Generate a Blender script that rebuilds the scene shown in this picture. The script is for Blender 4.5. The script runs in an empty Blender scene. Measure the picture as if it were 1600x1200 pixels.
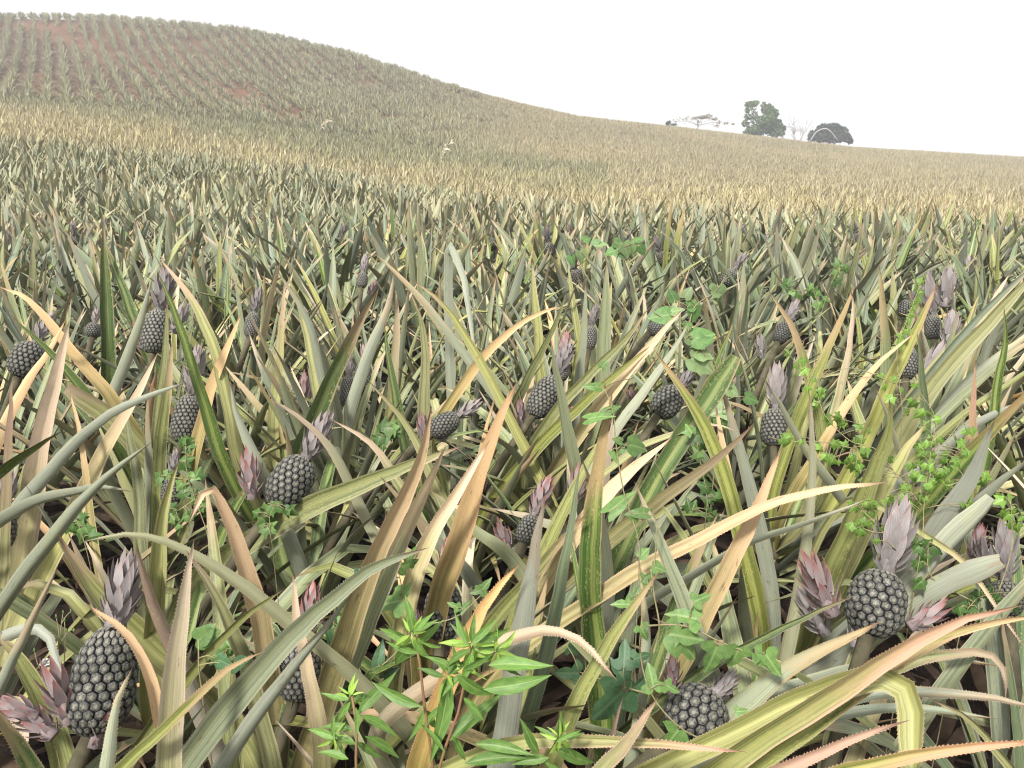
import bpy, math, random
import numpy as np
from mathutils import Vector, Matrix, Quaternion

random.seed(7)
np.random.seed(7)
R = math.radians
sc = bpy.context.scene
C = sc.collection

# ------------------------------------------------------------------ camera
PITCH = R(15.0)
CAMZ = 1.45
FPX = 1232.0                       # focal length in pixels of the 1600 px wide photograph
cam = bpy.data.objects.new('camera', bpy.data.cameras.new('camera'))
cam.location = (0, 0, CAMZ)
cam.rotation_euler = (R(90) - PITCH, 0, 0)
cam.data.sensor_width = 36.0
cam.data.lens = 36.0 * FPX / 1600.0
cam.data.clip_start = 0.05
cam.data.clip_end = 3000
C.objects.link(cam)
sc.camera = cam

# ------------------------------------------------------------------ sky, sun, exposure
SUN_EL, SUN_AZ = R(47), R(207)     # azimuth measured clockwise from +Y
world = bpy.data.worlds.new('World')
sc.world = world
world.use_nodes = True
wn, wl = world.node_tree.nodes, world.node_tree.links
wn.clear()
w_out = wn.new('ShaderNodeOutputWorld')
w_bg = wn.new('ShaderNodeBackground')
w_sky = wn.new('ShaderNodeTexSky')
w_sky.sky_type = 'NISHITA'
w_sky.sun_disc = False
w_sky.sun_elevation = SUN_EL
w_sky.sun_rotation = SUN_AZ
w_sky.air_density = 1.0
w_sky.dust_density = 4.0
w_mix = wn.new('ShaderNodeMix')
w_mix.data_type = 'RGBA'
w_mix.inputs[0].default_value = 0.72            # an even veil of high cloud over the blue
w_mix.inputs[7].default_value = (14.5, 14.5, 14.5, 1)
wl.new(w_sky.outputs[0], w_mix.inputs[6])
wl.new(w_mix.outputs[2], w_bg.inputs[0])
w_bg.inputs[1].default_value = 0.057
wl.new(w_bg.outputs[0], w_out.inputs[0])

sun = bpy.data.objects.new('sun', bpy.data.lights.new('sun', 'SUN'))
sun.data.energy = 3.2
sun.data.angle = R(8)
sun.data.color = (1.0, 0.975, 0.93)
sdir = Vector((math.sin(SUN_AZ) * math.cos(SUN_EL), math.cos(SUN_AZ) * math.cos(SUN_EL), math.sin(SUN_EL)))
sun.rotation_euler = sdir.to_track_quat('Z', 'Y').to_euler()
sun.location = (0, 0, 30)
C.objects.link(sun)

sc.view_settings.view_transform = 'Standard'
sc.view_settings.look = 'None'
sc.view_settings.gamma = 1.0
sc.view_settings.use_curve_mapping = False
sc.view_settings.exposure = 1.08
HAZE = 0.0021
sc.render.engine = 'CYCLES'
sc.cycles.use_denoising = True
sc.cycles.filter_width = 1.15
sc.cycles.max_bounces = 5
sc.cycles.diffuse_bounces = 3
sc.cycles.glossy_bounces = 2
sc.cycles.transmission_bounces = 2
sc.cycles.volume_bounces = 0
sc.cycles.use_adaptive_sampling = True
sc.cycles.adaptive_threshold = 0.02

# ------------------------------------------------------------------ helpers
CP, SP = math.cos(PITCH), math.sin(PITCH)
CAM = np.array((0.0, 0.0, CAMZ))


def up3(px, py, d):
    """photo pixel + depth along the view axis -> world point"""
    xr, yr = (px - 800) / FPX * d, -(py - 600) / FPX * d
    return np.array((xr, d * CP + yr * SP, CAMZ - d * SP + yr * CP))


def proj(P):
    P = np.asarray(P, float)
    q = P - CAM
    d = q[..., 1] * CP - q[..., 2] * SP
    yr = q[..., 1] * SP + q[..., 2] * CP
    dd = np.maximum(d, 1e-3)
    return 800 + FPX * q[..., 0] / dd, 600 - FPX * yr / dd, d


def nrm(v):
    v = np.asarray(v, float)
    return v / np.maximum(np.linalg.norm(v, axis=-1, keepdims=True), 1e-9)


def tag(o, label=None, cat=None, group=None, kind=None):
    if label:
        o['label'] = label
    if cat:
        o['category'] = cat
    if group:
        o['group'] = group
    if kind:
        o['kind'] = kind
    return o


def empty(name, loc, label, cat, group=None):
    o = bpy.data.objects.new(name, None)
    o.empty_display_size = 0.05
    o.location = loc
    C.objects.link(o)
    return tag(o, label, cat, group)


def ob(name, me, parent=None, loc=(0, 0, 0), rot=None, scale=None):
    o = bpy.data.objects.new(name, me)
    o.location = loc
    if rot is not None:
        o.rotation_mode = 'QUATERNION'
        o.rotation_quaternion = rot
    if scale is not None:
        o.scale = (scale, scale, scale) if isinstance(scale, (int, float)) else scale
    if parent is not None:
        o.parent = parent
    C.objects.link(o)
    return o


class MB:
    """collects vertices, faces, uvs and material slots for ONE mesh"""
    def __init__(s):
        s.v, s.f, s.uv, s.mi, s.n = [], [], [], [], 0

    def add(s, verts, faces, uvs=None, mi=0):
        verts = np.asarray(verts, float)
        if uvs is None:
            uvs = np.zeros((len(verts), 2))
        s.v.append(verts)
        s.uv.append(np.asarray(uvs, float))
        for f in faces:
            s.f.append(tuple(i + s.n for i in f))
            s.mi.append(mi)
        s.n += len(verts)

    def mesh(s, name, mats, smooth=True):
        me = bpy.data.meshes.new(name)
        V = np.concatenate(s.v)
        UV = np.concatenate(s.uv)
        me.from_pydata(V.tolist(), [], s.f)
        lay = me.uv_layers.new(name='UVMap')
        idx = np.empty(len(me.loops), np.int32)
        me.loops.foreach_get('vertex_index', idx)
        lay.data.foreach_set('uv', UV[idx].astype(np.float32).ravel())
        for m in (mats if isinstance(mats, (list, tuple)) else [mats]):
            me.materials.append(m)
        me.polygons.foreach_set('material_index', np.array(s.mi, np.int32))
        if smooth:
            me.polygons.foreach_set('use_smooth', np.ones(len(s.f), bool))
        me.update()
        return me


def catmull(P, n):
    P = np.asarray(P, float)
    if len(P) == 2:
        t = np.linspace(0, 1, n)[:, None]
        return P[0] * (1 - t) + P[1] * t
    seg = np.linalg.norm(np.diff(P, axis=0), axis=1)
    s = np.concatenate(([0], np.cumsum(seg)))
    s /= s[-1]
    Q = np.vstack((2 * P[0] - P[1], P, 2 * P[-1] - P[-2]))
    ss = np.concatenate(([2 * s[0] - s[1]], s, [2 * s[-1] - s[-2]]))
    out = []
    for t in np.linspace(0, 1, n):
        i = int(min(max(np.searchsorted(s, t, 'right') - 1, 0), len(P) - 2))
        h = s[i + 1] - s[i]
        x = (t - s[i]) / h
        m0 = (Q[i + 2] - Q[i]) / (ss[i + 2] - ss[i]) * h
        m1 = (Q[i + 3] - Q[i + 1]) / (ss[i + 3] - ss[i + 1]) * h
        out.append((2 * x**3 - 3 * x**2 + 1) * Q[i + 1] + (x**3 - 2 * x**2 + x) * m0 + (-2 * x**3 + 3 * x**2) * Q[i + 2] + (x**3 - x**2) * m1)
    return np.array(out)


def tangents(P):
    return nrm(np.gradient(P, axis=0))


def tube(mb, P, r0, r1, seg=5, mi=0):
    P = np.asarray(P, float)
    T = tangents(P)
    a = nrm(np.cross(T, np.where(np.abs(T[:, 2:3]) > 0.9, (1.0, 0, 0), (0, 0, 1.0))))
    b = np.cross(T, a)
    n = len(P)
    rr = np.linspace(r0, r1, n)
    V, UV = [], []
    for i in range(n):
        for k in range(seg):
            an = 2 * math.pi * k / seg
            V.append(P[i] + rr[i] * (a[i] * math.cos(an) + b[i] * math.sin(an)))
            UV.append((k / seg, i / (n - 1)))
    F = []
    for i in range(n - 1):
        for k in range(seg):
            k2 = (k + 1) % seg
            F.append((i * seg + k, i * seg + k2, (i + 1) * seg + k2, (i + 1) * seg + k))
    F.append(tuple(range(seg))[::-1])
    F.append(tuple((n - 1) * seg + k for k in range(seg)))
    mb.add(V, F, UV, mi)


def blade(mb, P, S, W, chan=0.2, thick=0.0, ncross=4, spines=0.0, mi=0, rng=random):
    """a strap leaf along P with side vectors S and widths W; u 0..1 on the upper face, 2..3 below; thick 0 = thin sheet"""
    P, S, W = np.asarray(P), np.asarray(S), np.asarray(W)
    n = len(P)
    T = tangents(P)
    N = nrm(np.cross(S, T))           # upper side
    us = np.linspace(0, 1, ncross + 1)
    t = np.linspace(0, 1, n)
    V, UV, F = [], [], []
    for i in range(n):
        for u in us:
            c = 2 * u - 1
            V.append(P[i] + S[i] * c * W[i] * 0.5 + N[i] * (chan * W[i] * (c * c - 0.35)))
            UV.append((u, t[i]))
    m = ncross + 1
    for i in range(n - 1):
        for k in range(ncross):
            F.append((i * m + k, i * m + k + 1, (i + 1) * m + k + 1, (i + 1) * m + k))
    if thick:
        b0 = len(V)
        ib = us[1:-1] if ncross > 2 else us[1:2]
        q = len(ib)
        for i in range(n):
            for u in ib:
                c = 2 * u - 1
                V.append(P[i] + S[i] * c * W[i] * 0.5 + N[i] * (chan * W[i] * (c * c - 0.35) - thick * min(1, W[i] / W.max() * 1.5)))
                UV.append((2 + u, t[i]))
        # the lower face has edge vertices of its own so that its u runs on cleanly
        e0 = len(V)
        for i in range(n):
            for k, u in ((0, 0.0), (m - 1, 1.0)):
                V.append(V[i * m + k])
                UV.append((2 + u, t[i]))
        for i in range(n - 1):
            rows = []
            for j in (i, i + 1):
                rows.append([e0 + 2 * j] + [b0 + j * q + k for k in range(q)] + [e0 + 2 * j + 1])
            for k in range(q + 1):
                F.append((rows[0][k + 1], rows[0][k], rows[1][k], rows[1][k + 1]))
    if spines:
        L = np.concatenate(([0], np.cumsum(np.linalg.norm(np.diff(P, axis=0), axis=1))))
        s = L[-1] * 0.12
        while s < L[-1] * 0.97:
            s += spines * rng.uniform(0.75, 1.25)
            for sd in (-1, 1):
                p = np.array([np.interp(s, L, P[:, k]) for k in range(3)])
                sv = np.array([np.interp(s, L, S[:, k]) for k in range(3)])
                tv = np.array([np.interp(s, L, T[:, k]) for k in range(3)])
                nv = np.array([np.interp(s, L, N[:, k]) for k in range(3)])
                w = np.interp(s, L, W)
                e = p + sv * sd * w * 0.497 + nv * chan * w * 0.63
                h = spines * rng.uniform(0.2, 0.36)
                b = len(V)
                V += [e - tv * spines * 0.22, e + tv * spines * 0.22, e + sv * sd * h + tv * h * 1.1]
                UV += [(0.0, s / L[-1])] * 3
                F.append((b, b + 1, b + 2) if sd > 0 else (b + 1, b, b + 2))
    mb.add(V, F, UV, mi)


def prof(t, cut=False):
    """width along a pineapple leaf"""
    b = 0.72 + 0.28 * np.clip(t / 0.3, 0, 1)
    if cut:
        return b * np.where(t > 0.93, 0.55 + (1 - t) / 0.07 * 0.45, 1.0)
    return b * np.clip(1 - t**3.8, 0, 1) ** 0.9 + 0.012


# ------------------------------------------------------------------ materials
def mat(name):
    m = bpy.data.materials.new(name)
    m.use_nodes = True
    nt = m.node_tree
    b = nt.nodes['Principled BSDF']
    return m, nt, b


class NG:
    """tiny node builder"""
    def __init__(s, nt):
        s.nt = nt

    def _in(s, node, i, v):
        if v is None:
            return
        if hasattr(v, 'is_output') or isinstance(v, bpy.types.NodeSocket):
            s.nt.links.new(v, node.inputs[i])
        else:
            if isinstance(v, (tuple, list)) and len(v) == 3 and node.inputs[i].type == 'RGBA':
                v = (*v, 1)
            node.inputs[i].default_value = v

    def math(s, op, a, b=None, c=None, clamp=False):
        n = s.nt.nodes.new('ShaderNodeMath')
        n.operation = op
        n.use_clamp = clamp
        for i, v in enumerate((a, b, c)):
            s._in(n, i, v)
        return n.outputs[0]

    def mix(s, f, a, b, mode='MIX'):
        n = s.nt.nodes.new('ShaderNodeMix')
        n.data_type = 'RGBA'
        n.blend_type = mode
        n.clamp_factor = True
        s._in(n, 0, f)
        s._in(n, 6, a)
        s._in(n, 7, b)
        return n.outputs[2]

    def ramp(s, v, a, b, to0=0.0, to1=1.0):
        n = s.nt.nodes.new('ShaderNodeMapRange')
        n.interpolation_type = 'SMOOTHSTEP'
        for i, x in enumerate((v, a, b, to0, to1)):
            s._in(n, i, x)
        return n.outputs[0]

    def noise(s, vec, scale, detail=2.0, rough=0.5):
        n = s.nt.nodes.new('ShaderNodeTexNoise')
        s._in(n, 'Vector', vec)
        n.inputs['Scale'].default_value = scale
        n.inputs['Detail'].default_value = detail
        n.inputs['Roughness'].default_value = rough
        return n.outputs['Fac']

    def vec(s, x, y, z=0.0):
        n = s.nt.nodes.new('ShaderNodeCombineXYZ')
        for i, v in enumerate((x, y, z)):
            s._in(n, i, v)
        return n.outputs[0]

    def new(s, t):
        return s.nt.nodes.new(t)


def leaf_mat(name, up0, up1, stripe, tipc, tip0, under, speck=0.0, stripe_f=0.6, tip1=1.0, spk=(0.30, 0.28, 0.09), hs=0.12):
    m, nt, b = mat(name)
    g = NG(nt)
    uvn = g.new('ShaderNodeUVMap')
    uvn.uv_map = 'UVMap'
    sep = g.new('ShaderNodeSeparateXYZ')
    nt.links.new(uvn.outputs[0], sep.inputs[0])
    u_raw, v = sep.outputs[0], sep.outputs[1]
    below = g.math('GREATER_THAN', u_raw, 1.5)
    u = g.math('SUBTRACT', u_raw, g.math('MULTIPLY', below, 2.0))
    geo = g.new('ShaderNodeNewGeometry')
    is_under = g.math('MAXIMUM', below, geo.outputs['Backfacing'])
    oi = g.new('ShaderNodeObjectInfo')
    rnd = oi.outputs['Random']
    tc = g.new('ShaderNodeTexCoord')
    ro = g.math('MULTIPLY', rnd, 37.0)
    streak = g.noise(g.vec(g.math('MULTIPLY', u, 9.0), g.math('MULTIPLY', v, 1.6), ro), 1.0, 3.0, 0.6)
    fine = g.noise(g.vec(g.math('MULTIPLY', u, 46.0), g.math('MULTIPLY', v, 2.5), ro), 1.0, 2.0, 0.6)
    blot = g.noise(g.vec(g.math('MULTIPLY', u, 1.5), g.math('MULTIPLY', v, 6.0), ro), 1.0, 3.0, 0.6)
    col = g.mix(g.ramp(streak, 0.40, 0.60), tuple(c * 0.85 for c in up0), tuple(c * 1.08 for c in up1))
    cen = g.math('ABSOLUTE', g.math('SUBTRACT', u, g.math('ADD', 0.5, g.math('MULTIPLY', g.math('SUBTRACT', rnd, 0.5), 0.3))))
    st = g.ramp(g.math('ADD', cen, g.math('MULTIPLY', g.math('SUBTRACT', streak, 0.5), 0.35)), 0.04, 0.17, 1.0, 0.0)
    col = g.mix(g.math('MULTIPLY', st, stripe_f), col, stripe)
    edge = g.ramp(g.math('ABSOLUTE', g.math('SUBTRACT', u, 0.5)), 0.40, 0.5)
    col = g.mix(g.math('MULTIPLY', edge, 0.6), col, tuple(0.5 * a_ + 0.5 * b_ for a_, b_ in zip(tipc, (0.42, 0.38, 0.24))))
    und = g.mix(g.ramp(fine, 0.3, 0.7), under, tuple(c * 0.62 for c in under))
    und = g.mix(g.math('MULTIPLY', edge, 0.3), und, tipc)
    und = g.mix(g.ramp(blot, 0.52, 0.75, 0, 0.45), und, stripe)
    col = g.mix(g.ramp(fine, 0.3, 0.7, 0.0, 0.5), col, tuple(c * 0.5 for c in up0))
    col = g.mix(is_under, col, und)
    # dying tip creeping down along the margins
    tv = g.math('ADD', v, g.math('ADD', g.math('MULTIPLY', g.math('SUBTRACT', blot, 0.5), 0.45), g.math('MULTIPLY', edge, 0.12)))
    tv = g.math('ADD', tv, g.math('MULTIPLY', g.math('SUBTRACT', rnd, 0.5), 0.3))
    tf = g.ramp(tv, tip0, tip1)
    col = g.mix(tf, col, g.mix(g.ramp(fine, 0.3, 0.7), tipc, tuple(c * 0.8 for c in tipc)))
    dead = g.ramp(g.math('ADD', v, g.math('MULTIPLY', g.math('SUBTRACT', blot, 0.5), 0.1)), 0.955, 0.995)
    col = g.mix(g.math('MULTIPLY', dead, 0.85), col, (0.11, 0.045, 0.022))
    # yellow flecks
    if speck:
        sp = g.noise(g.vec(g.math('MULTIPLY', u, 14.0), g.math('MULTIPLY', v, 130.0), ro), 1.0, 1.0, 0.5)
        big = g.noise(g.vec(g.math('MULTIPLY', u, 3.0), g.math('MULTIPLY', v, 9.0), ro), 1.0, 1.0, 0.5)
        sf = g.math('MULTIPLY', g.ramp(sp, 0.57, 0.66), g.ramp(big, 0.40, 0.58))
        col = g.mix(g.math('MULTIPLY', sf, speck), col, spk)
    # brown scars
    sc_ = g.noise(g.vec(g.math('MULTIPLY', u, 5.0), g.math('MULTIPLY', v, 28.0), ro), 1.0, 3.0, 0.65)
    col = g.mix(g.ramp(sc_, 0.62, 0.74, 0, 0.65), col, (0.10, 0.06, 0.03))
    # each leaf a little lighter, darker, yellower
    hsv = g.new('ShaderNodeHueSaturation')
    nt.links.new(col, hsv.inputs['Color'])
    nt.links.new(g.math('ADD', 0.76, g.math('MULTIPLY', g.math('FRACT', g.math('MULTIPLY', rnd, 7.13)), 0.46)), hsv.inputs['Value'])
    nt.links.new(g.math('ADD', 0.80, g.math('MULTIPLY', g.math('FRACT', g.math('MULTIPLY', rnd, 3.7)), 0.30)), hsv.inputs['Saturation'])
    nt.links.new(hsv.outputs[0], b.inputs['Base Color'])
    nt.links.new(g.ramp(fine, 0.2, 0.8, 0.42, 0.60), b.inputs['Roughness'])
    b.inputs['Specular IOR Level'].default_value = 0.42
    bump = g.new('ShaderNodeBump')
    bump.inputs['Strength'].default_value = 0.35
    bump.inputs['Distance'].default_value = 0.0012
    nt.links.new(fine, bump.inputs['Height'])
    nt.links.new(bump.outputs[0], b.inputs['Normal'])
    return m


UND = (0.205, 0.205, 0.165)
M = {}
M['s'] = leaf_mat('leaf_silver', (0.147, 0.176, 0.089), (0.218, 0.242, 0.136), (0.307, 0.318, 0.136), (0.331, 0.257, 0.148), 0.84, (0.277, 0.299, 0.206), 0.25, 0.4)
M['w'] = leaf_mat('leaf_pale', (0.238, 0.257, 0.171), (0.308, 0.322, 0.227), (0.325, 0.341, 0.163), (0.304, 0.257, 0.171), 0.97, (0.317, 0.332, 0.245), 0.2, 0.4)
M['g'] = leaf_mat('leaf_green', (0.045, 0.094, 0.014), (0.095, 0.157, 0.027), (0.301, 0.348, 0.087), (0.292, 0.205, 0.092), 0.84, (0.202, 0.234, 0.123), 0.6, 0.8)
M['e'] = leaf_mat('leaf_blue_green', (0.099, 0.140, 0.073), (0.151, 0.194, 0.106), (0.243, 0.274, 0.118), (0.302, 0.235, 0.146), 0.84, (0.232, 0.262, 0.187), 0.2, 0.4)
M['o'] = leaf_mat('leaf_olive', (0.126, 0.142, 0.036), (0.220, 0.237, 0.077), (0.330, 0.337, 0.112), (0.351, 0.250, 0.139), 0.84, (0.258, 0.278, 0.172), 0.6, 0.65)
M['y'] = leaf_mat('leaf_yellow', (0.219, 0.226, 0.069), (0.327, 0.322, 0.124), (0.449, 0.440, 0.167), (0.395, 0.281, 0.175), 0.84, (0.338, 0.339, 0.184), 0.35, 0.65)
M['t'] = leaf_mat('leaf_tan', (0.215, 0.184, 0.053), (0.323, 0.261, 0.087), (0.443, 0.367, 0.125), (0.591, 0.375, 0.188), 0.40, (0.334, 0.279, 0.145), 0.4, 0.6, 0.9)
M['p'] = leaf_mat('leaf_pink', (0.248, 0.244, 0.081), (0.348, 0.325, 0.142), (0.460, 0.442, 0.162), (0.544, 0.407, 0.279), 0.42, (0.338, 0.309, 0.203), 0.25, 0.65, 0.95)
M['r'] = leaf_mat('leaf_red_tip', (0.133, 0.151, 0.037), (0.232, 0.232, 0.075), (0.342, 0.337, 0.106), (0.427, 0.248, 0.154), 0.68, (0.287, 0.256, 0.160), 0.3, 0.6, 0.98)
M['b'] = leaf_mat('leaf_brown', (0.151, 0.147, 0.052), (0.242, 0.221, 0.098), (0.315, 0.295, 0.130), (0.195, 0.124, 0.078), 0.6, (0.242, 0.215, 0.156), 0.3, 0.5, 0.95)


def soil_mat():
    m, nt, b = mat('field_soil')
    g = NG(nt)
    geo = g.new('ShaderNodeNewGeometry')
    pos = geo.outputs['Position']
    n1 = g.noise(pos, 0.22, 4, 0.6)
    n2 = g.noise(pos, 7.0, 5, 0.65)
    n3 = g.noise(pos, 55.0, 3, 0.6)
    sep = g.new('ShaderNodeSeparateXYZ')
    nt.links.new(pos, sep.inputs[0])
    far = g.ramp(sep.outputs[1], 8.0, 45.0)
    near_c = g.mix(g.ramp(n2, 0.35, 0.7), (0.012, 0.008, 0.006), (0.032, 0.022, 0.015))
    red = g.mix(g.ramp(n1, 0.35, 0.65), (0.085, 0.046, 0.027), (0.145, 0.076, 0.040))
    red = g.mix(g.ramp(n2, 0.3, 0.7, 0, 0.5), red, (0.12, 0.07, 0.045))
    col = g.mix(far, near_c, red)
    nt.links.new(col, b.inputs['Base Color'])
    b.inputs['Roughness'].default_value = 0.95
    b.inputs['Specular IOR Level'].default_value = 0.15
    bump = g.new('ShaderNodeBump')
    bump.inputs['Strength'].default_value = 0.8
    bump.inputs['Distance'].default_value = 0.03
    nt.links.new(g.math('ADD', n2, g.math('MULTIPLY', n3, 0.4)), bump.inputs['Height'])
    nt.links.new(bump.outputs[0], b.inputs['Normal'])
    return m


def simple_mat(name, c0, c1, scale=20.0, rough=0.6, spec=0.3, coord='Object', rndv=0.0, bumpd=0.0, translucent=0.0):
    m, nt, b = mat(name)
    g = NG(nt)
    tc = g.new('ShaderNodeTexCoord')
    oi = g.new('ShaderNodeObjectInfo')
    n = g.noise(tc.outputs[coord], scale, 4, 0.6)
    col = g.mix(g.ramp(n, 0.3, 0.7), c0, c1)
    if rndv:
        hsv = g.new('ShaderNodeHueSaturation')
        nt.links.new(col, hsv.inputs['Color'])
        nt.links.new(g.math('ADD', 1 - rndv, g.math('MULTIPLY', oi.outputs['Random'], 2 * rndv)), hsv.inputs['Value'])
        nt.links.new(g.math('ADD', 0.5 - rndv * 0.06, g.math('MULTIPLY', g.math('FRACT', g.math('MULTIPLY', oi.outputs['Random'], 5.3)), rndv * 0.12)), hsv.inputs['Hue'])
        col = hsv.outputs[0]
    nt.links.new(col, b.inputs['Base Color'])
    b.inputs['Roughness'].default_value = rough
    b.inputs['Specular IOR Level'].default_value = spec
    if bumpd:
        bump = g.new('ShaderNodeBump')
        bump.inputs['Strength'].default_value = 0.7
        bump.inputs['Distance'].default_value = bumpd
        nt.links.new(n, bump.inputs['Height'])
        nt.links.new(bump.outputs[0], b.inputs['Normal'])
    if translucent:
        tr = g.new('ShaderNodeBsdfTranslucent')
        nt.links.new(col, tr.inputs[0])
        mx = g.new('ShaderNodeMixShader')
        mx.inputs[0].default_value = translucent
        nt.links.new(b.outputs[0], mx.inputs[1])
        nt.links.new(tr.outputs[0], mx.inputs[2])
        nt.links.new(mx.outputs[0], nt.nodes['Material Output'].inputs[0])
    return m


def weed_mat(name, c0, c1, vein, tr=0.3):
    m, nt, b = mat(name)
    g = NG(nt)
    uvn = g.new('ShaderNodeUVMap')
    uvn.uv_map = 'UVMap'
    sep = g.new('ShaderNodeSeparateXYZ')
    nt.links.new(uvn.outputs[0], sep.inputs[0])
    oi = g.new('ShaderNodeObjectInfo')
    u, v = sep.outputs[0], sep.outputs[1]
    cen = g.math('ABSOLUTE', g.math('SUBTRACT', u, 0.5))
    n = g.noise(g.vec(g.math('MULTIPLY', u, 3.0), g.math('MULTIPLY', v, 4.0), g.math('MULTIPLY', oi.outputs['Random'], 31.0)), 1.5, 3, 0.6)
    col = g.mix(g.ramp(n, 0.3, 0.7), c0, c1)
    rib = g.ramp(g.math('ABSOLUTE', g.math('SINE', g.math('MULTIPLY', g.math('SUBTRACT', v, g.math('MULTIPLY', cen, 0.9)), 26.0))), 0.0, 0.35, 0.35, 0.0)
    col = g.mix(rib, col, vein)
    col = g.mix(g.ramp(cen, 0.015, 0.05, 0.8, 0.0), col, vein)
    hsv = g.new('ShaderNodeHueSaturation')
    nt.links.new(col, hsv.inputs['Color'])
    nt.links.new(g.math('ADD', 0.72, g.math('MULTIPLY', oi.outputs['Random'], 0.55)), hsv.inputs['Value'])
    nt.links.new(hsv.outputs[0], b.inputs['Base Color'])
    b.inputs['Roughness'].default_value = 0.5
    b.inputs['Specular IOR Level'].default_value = 0.35
    trn = g.new('ShaderNodeBsdfTranslucent')
    nt.links.new(hsv.outputs[0], trn.inputs[0])
    mx = g.new('ShaderNodeMixShader')
    mx.inputs[0].default_value = tr
    nt.links.new(b.outputs[0], mx.inputs[1])
    nt.links.new(trn.outputs[0], mx.inputs[2])
    nt.links.new(mx.outputs[0], nt.nodes['Material Output'].inputs[0])
    return m


def eye_mat():
    """the scale-like eyes: grey bloom in the middle, near black at the rim (radial uv)"""
    m, nt, b = mat('fruit_eye')
    g = NG(nt)
    uvn = g.new('ShaderNodeUVMap')
    uvn.uv_map = 'UVMap'
    sep = g.new('ShaderNodeSeparateXYZ')
    nt.links.new(uvn.outputs[0], sep.inputs[0])
    r, h = sep.outputs[0], sep.outputs[1]
    oi = g.new('ShaderNodeObjectInfo')
    geo = g.new('ShaderNodeNewGeometry')
    n = g.noise(geo.outputs['Position'], 330.0, 4, 0.75)
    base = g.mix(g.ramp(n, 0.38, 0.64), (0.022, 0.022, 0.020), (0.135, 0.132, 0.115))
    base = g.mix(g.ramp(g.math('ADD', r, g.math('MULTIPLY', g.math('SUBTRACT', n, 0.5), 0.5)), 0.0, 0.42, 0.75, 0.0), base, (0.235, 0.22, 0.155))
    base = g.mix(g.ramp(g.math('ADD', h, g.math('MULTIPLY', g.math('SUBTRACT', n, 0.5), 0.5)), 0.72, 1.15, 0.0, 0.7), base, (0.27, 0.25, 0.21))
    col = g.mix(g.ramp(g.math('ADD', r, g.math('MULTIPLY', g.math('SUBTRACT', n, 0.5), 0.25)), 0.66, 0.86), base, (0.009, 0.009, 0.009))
    hsv = g.new('ShaderNodeHueSaturation')
    nt.links.new(col, hsv.inputs['Color'])
    nt.links.new(g.math('ADD', 0.75, g.math('MULTIPLY', oi.outputs['Random'], 0.5)), hsv.inputs['Value'])
    nt.links.new(hsv.outputs[0], b.inputs['Base Color'])
    b.inputs['Roughness'].default_value = 0.6
    b.inputs['Specular IOR Level'].default_value = 0.3
    bump = g.new('ShaderNodeBump')
    bump.inputs['Strength'].default_value = 0.6
    bump.inputs['Distance'].default_value = 0.0015
    nt.links.new(n, bump.inputs['Height'])
    nt.links.new(bump.outputs[0], b.inputs['Normal'])
    return m


def crown_mat(name, c0, c1, tipc, tip0):
    m, nt, b = mat(name)
    g = NG(nt)
    uvn = g.new('ShaderNodeUVMap')
    uvn.uv_map = 'UVMap'
    sep = g.new('ShaderNodeSeparateXYZ')
    nt.links.new(uvn.outputs[0], sep.inputs[0])
    oi = g.new('ShaderNodeObjectInfo')
    u, v = sep.outputs[0], sep.outputs[1]
    fine = g.noise(g.vec(g.math('MULTIPLY', u, 20.0), g.math('MULTIPLY', v, 2.0), g.math('MULTIPLY', oi.outputs['Random'], 17.0)), 1.0, 2, 0.6)
    col = g.mix(g.ramp(fine, 0.3, 0.7), c0, c1)
    col = g.mix(g.ramp(v, tip0, 1.0), col, tipc)
    edge = g.ramp(g.math('ABSOLUTE', g.math('SUBTRACT', g.math('FRACT', u), 0.5)), 0.36, 0.5)
    col = g.mix(g.math('MULTIPLY', edge, 0.35), col, (0.34, 0.28, 0.25))
    hsv = g.new('ShaderNodeHueSaturation')
    nt.links.new(col, hsv.inputs['Color'])
    nt.links.new(g.math('ADD', 0.8, g.math('MULTIPLY', oi.outputs['Random'], 0.4)), hsv.inputs['Value'])
    nt.links.new(hsv.outputs[0], b.inputs['Base Color'])
    b.inputs['Roughness'].default_value = 0.55
    b.inputs['Specular IOR Level'].default_value = 0.3
    return m


M_soil = soil_mat()
M_core = simple_mat('fruit_rind', (0.007, 0.006, 0.007), (0.014, 0.012, 0.012), 90, 0.8, 0.2)
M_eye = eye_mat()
M_crown = crown_mat('crown_grey', (0.17, 0.15, 0.148), (0.26, 0.235, 0.225), (0.22, 0.155, 0.145), 0.6)
M_crown_red = crown_mat('crown_red', (0.20, 0.165, 0.165), (0.29, 0.24, 0.235), (0.27, 0.09, 0.08), 0.42)
M_slip = crown_mat('slip_red', (0.19, 0.15, 0.15), (0.26, 0.205, 0.20), (0.20, 0.07, 0.062), 0.3)
M_stalk = simple_mat('fruit_stalk', (0.10, 0.085, 0.05), (0.16, 0.13, 0.09), 40, 0.7)
M_stem = simple_mat('plant_stem', (0.05, 0.045, 0.025), (0.10, 0.085, 0.05), 30, 0.8)
M_dead = simple_mat('dead_leaf', (0.035, 0.024, 0.015), (0.09, 0.065, 0.04), 12, 0.85, 0.15, rndv=0.3)
M_weed = weed_mat('weed_leaf', (0.075, 0.155, 0.028), (0.13, 0.235, 0.045), (0.23, 0.33, 0.11))
M_weed_tip = weed_mat('weed_young_leaf', (0.20, 0.34, 0.05), (0.28, 0.42, 0.07), (0.38, 0.48, 0.15))
M_vine = weed_mat('lobed_vine_leaf', (0.085, 0.165, 0.042), (0.14, 0.235, 0.065), (0.22, 0.31, 0.12))
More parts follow.
